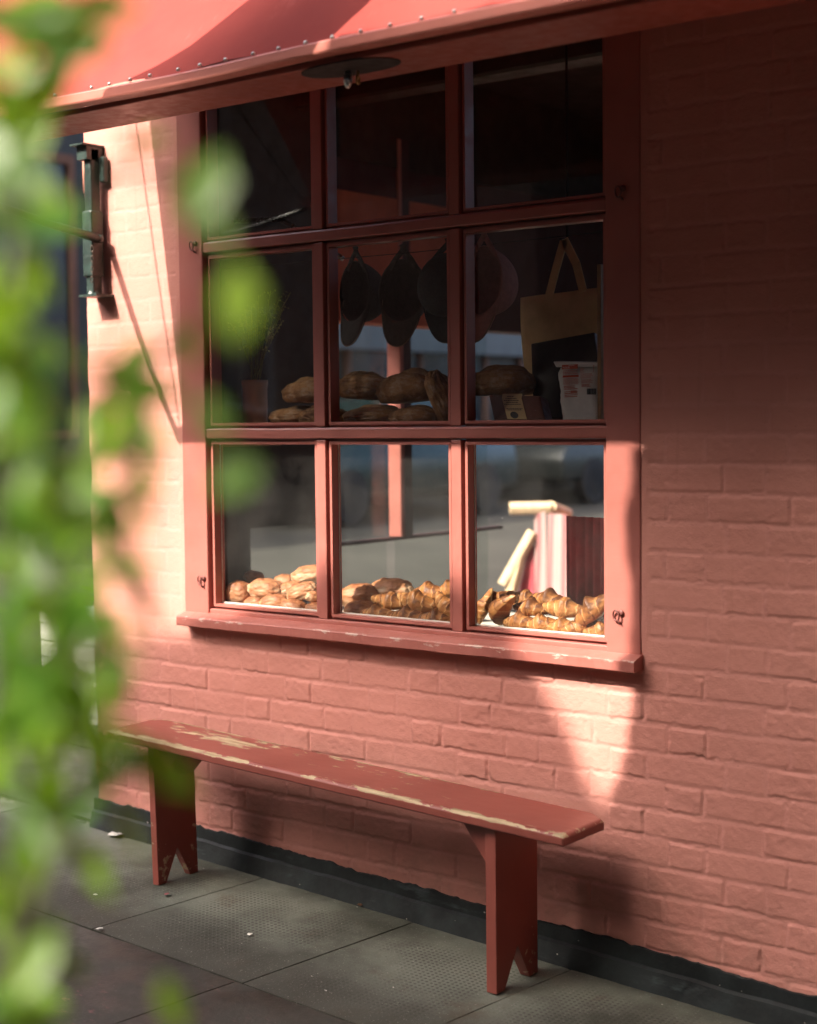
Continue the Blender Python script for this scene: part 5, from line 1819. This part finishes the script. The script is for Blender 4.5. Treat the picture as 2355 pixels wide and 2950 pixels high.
car(11.0, M_CARTEAL, 'dark teal car parked across the lane, seen through the middle pane')
car(16.2, M_CARSILVER, 'grey car parked across the lane behind the dark teal one')

def crown_items(count, region, y0, y1, soft, sizes):
    out = []
    tries = 0
    while len(out) < count and tries < 1500000:
        tries += 1
        x = R.uniform(-2.5, 1.2); z = R.uniform(-2.75, 0.25)
        if not region(x, z): continue
        if soft and not region(x, z + abs(R.gauss(0, soft))): continue
        yy = R.uniform(y0, y1)
        P = Vector((x, 0, z)) + SUNV * yy
        v_ = RW.T @ (np.array(P) - CAM)
        if v_[2] > 0 and v_[0] > -0.31 * v_[2] and v_[0] < .31 * v_[2] and v_[1] > -0.38 * v_[2]: continue
        L = R.choice(sizes) * R.uniform(.85, 1.1)
        dr = (rdir() + Vector((0, 0, -.3))).normalized()
        nr = Vector((.1, -.6, .8)) + rdir() * .6
        P0 = P - dr * L * .5
        # keep leaves whole inside the wanted shade outline
        sd = dr.cross(nr).normalized() * L * .33
        ok = True
        for q in (P0, P0 + dr * L, P0 + dr * L * .5 + sd, P0 + dr * L * .5 - sd):
            h = q - SUNV * q.y
            if not region(h.x, h.z): ok = False; break
        if ok: out.append((P0, dr, nr, L, L * .72))
    return out
in_shade = lambda x, z: shade_mask(x, z) > .5
low_part = lambda x, z: in_shade(x, z) and z < min(-0.02 * x + 9, 9) and not (x > -0.17 and z > -0.74)
right_part = lambda x, z: in_shade(x, z) and x > -0.17 and z > -0.86
tree = thing('shade_tree', 'unseen street tree with its crown shaped to shade the lower wall', 'tree', (-4.0, -6.7, -1.25))
leaves_mesh('crown', crown_items(21000, low_part, -6.9, -5.6, .05, (.06, .09, .12, .13)), M_TLEAF, tree)
bm = bmesh.new()
B0 = Vector((-4.0, -6.7, -1.35)); top_ = Vector((-3.6, -6.3, 3.5))
tube(bm, [B0, B0.lerp(top_, .35) + Vector((.04, .02, 0)), B0.lerp(top_, .7) + Vector((-.04, 0, 0)), top_], [.16, .125, .11, .10], 12)
obj('trunk', bm, M_BARK, tree, True)
bm = bmesh.new()
for h in ((-1.9, -1.0), (-1.4, -.6), (-.9, -.5), (-.5, -.9), (.1, -1.2), (.6, -1.0), (-1.2, -1.6), (.3, -1.9)):
    yy = R.uniform(-6.6, -5.9)
    e = Vector((h[0], 0, h[1])) + SUNV * yy
    m_ = top_.lerp(e, .5) + Vector((0, 0, -.10))
    tube(bm, [top_ - Vector((0, 0, .1)), top_.lerp(m_, .6), m_, e], [.05, .04, .028, .012], 8)
obj('limb', bm, M_BARK, tree, True)
tree2 = thing('near_shade_tree', 'unseen young tree added near the camera to shade the right part of the wall', 'tree', (0.35, -3.35, ground_z(.35, -3.35)))  # added tree, crown shaped to cast the wavy-edged shade
leaves_mesh('crown', crown_items(11000, right_part, -3.1, -2.6, 0, (.03, .045, .06, .08)), M_TLEAF, tree2)
bm = bmesh.new()
B0 = Vector((0.35, -3.35, ground_z(.35, -3.35) - .05)); top_ = Vector((0.28, -3.0, 2.35))
tube(bm, [B0, B0.lerp(top_, .5) + Vector((.03, 0, 0)), top_], [.05, .04, .03], 10)
obj('trunk', bm, M_BARK, tree2, True)
bm = bmesh.new()
for h in ((.05, -.2), (.35, 0.0), (.8, -.3), (.15, -.55)):
    e = Vector((h[0], 0, h[1])) + SUNV * R.uniform(-3.0, -2.7)
    tube(bm, [top_ - Vector((0, 0, .1)), top_.lerp(e, .5), e], [.024, .015, .006], 6)
obj('limb', bm, M_BARK, tree2, True)

# ------------------------------------------------------------------ blurred shrub close to the camera
shrub = thing('leafy_shrub', 'tall leafy green shrub close to the camera, out of focus at the left', 'shrub', (0.95, -2.9, ground_z(.95, -2.9)))
it = []
Q = 1.3684
camdir = Vector(RW @ np.array([0, 0, 1.0]))
def clump(cx_, cy_, rx, ry, n, d0, d1, L0=.032, L1=.052):
    for i in range(int(n * .58 + .5)):
        a = R.uniform(0, 2 * PI); r_ = R.random() ** .5
        P = atd((cx_ + rx * r_ * math.cos(a)) * Q, (cy_ + ry * r_ * math.sin(a)) * Q, R.uniform(d0, d1) * .92)
        dr = rdir() + Vector((.1, 0, -.9))
        nr = -camdir * .45 + Vector((-.3, -.5, .8)) * .5 + rdir() * .75
        L = R.uniform(L0, L1)
        it.append((P - dr.normalized() * L * .5, dr, nr, L, L * R.uniform(.40, .56)))
def one(cx_, cy_, ang, Lpx, Wpx, d, face=0.85):
    """single leaf; ang is its direction on the picture, 0 = right, 90 = down"""
    d *= .92
    P = atd(cx_ * Q, cy_ * Q, d)
    rt = Vector(RW @ np.array([1.0, 0, 0])); dn = Vector(RW @ np.array([0, 1.0, 0]))
    dr = rt * math.cos(rad(ang)) + dn * math.sin(rad(ang)) + camdir * R.uniform(-.3, .3)
    L = Lpx * Q / FPX * d; Wd = Wpx * Q / FPX * d
    nr = -camdir * face + Vector((-.2, -.4, .8)) * (1 - face) + rdir() * .25
    it.append((P - dr.normalized() * L * .5, dr, nr, L, Wd))
clump(40, 100, 110, 140, 21, .85, 1.1)
one(200, 25, 170, 210, 90, .9); one(100, 180, 120, 200, 100, .95)
clump(10, 330, 90, 180, 19, .85, 1.15)
clump(10, 560, 100, 170, 22, .85, 1.15)
one(430, 400, 115, 190, 120, .85); one(455, 470, 60, 120, 70, .85); one(500, 640, 95, 180, 110, .80, .5)
one(110, 430, 40, 150, 70, .95)
one(395, 725, 100, 110, 50, .95); one(310, 815, 15, 190, 90, .95); one(240, 785, 200, 130, 60, .98); one(215, 860, 100, 120, 60, .95)
clump(20, 780, 90, 150, 24, .85, 1.15)
clump(110, 970, 150, 120, 36, .85, 1.1)
one(490, 1010, 150, 130, 80, .82, .6); one(450, 880, 60, 120, 60, .82, .6)
clump(80, 1180, 140, 140, 40, .85, 1.1)
one(290, 1230, 62, 220, 42, .95, .6); one(250, 1120, 75, 170, 60, .95)
clump(110, 1400, 150, 150, 43, .85, 1.1)
clump(110, 1600, 140, 150, 36, .85, 1.1)
one(345, 1620, 40, 210, 90, 1.0); one(270, 1560, 30, 120, 60, 1.0)
clump(60, 1790, 110, 130, 26, .85, 1.1)
one(200, 1830, 60, 150, 60, 1.0, .5)
clump(30, 2040, 80, 130, 19, .85, 1.1)
clump(130, 60, 110, 70, 14, .85, 1.1); clump(60, 200, 90, 80, 12, .85, 1.1)
clump(250, 800, 90, 80, 7, .9, 1.1); clump(230, 1040, 120, 120, 15, .88, 1.1); clump(240, 1290, 70, 90, 6, .9, 1.1); clump(160, 1500, 110, 190, 22, .85, 1.1); clump(210, 1720, 60, 110, 6, .9, 1.1)
clump(330, 960, 60, 60, 3, .9, 1.0); clump(300, 1150, 60, 60, 3, .9, 1.0); clump(90, 700, 90, 90, 12, .85, 1.1); clump(100, 2000, 60, 80, 6, .9, 1.1)
one(60, 40, 20, 190, 100, .95); one(150, 110, 150, 180, 90, .95); one(40, 240, 60, 190, 100, .95); one(300, 300, 160, 120, 50, 1.0)
one(365, 2120, 70, 150, 60, 1.0); one(110, 1980, 80, 140, 60, 1.0)
leaves_mesh('foliage', it, M_LEAF, shrub)
bm = bmesh.new()
base_ = Vector((0.93, -2.95, ground_z(.93, -2.95)))
for (pts) in ([(-60, 2400), (40, 1900), (90, 1500), (120, 1200), (60, 800), (30, 400), (120, 60)], [(-40, 2300), (120, 1750), (170, 1400), (230, 1180), (330, 1330)], [(-80, 2300), (-10, 1500), (0, 900), (40, 500), (240, 360), (420, 380)], [(-30, 2200), (150, 1700), (330, 1600)], [(90, 1500), (150, 1000), (260, 800), (390, 700)]):
    q = [atd(a * Q, b_ * Q, .90 + .015 * i_) for i_, (a, b_) in enumerate(pts)]
    tube(bm, [base_.lerp(q[0], .0), base_.lerp(q[0], .6)] + q, [.006, .005] + [.0032] * len(q), 6)
obj('stem', bm, M_STEM, shrub, True)

for o in S.objects:
    if o.type == 'MESH' and o.data.attributes.get('wear') is None and o.data.materials and o.data.materials[0] in (M_FRAME, M_AWNFRAME):
        pass
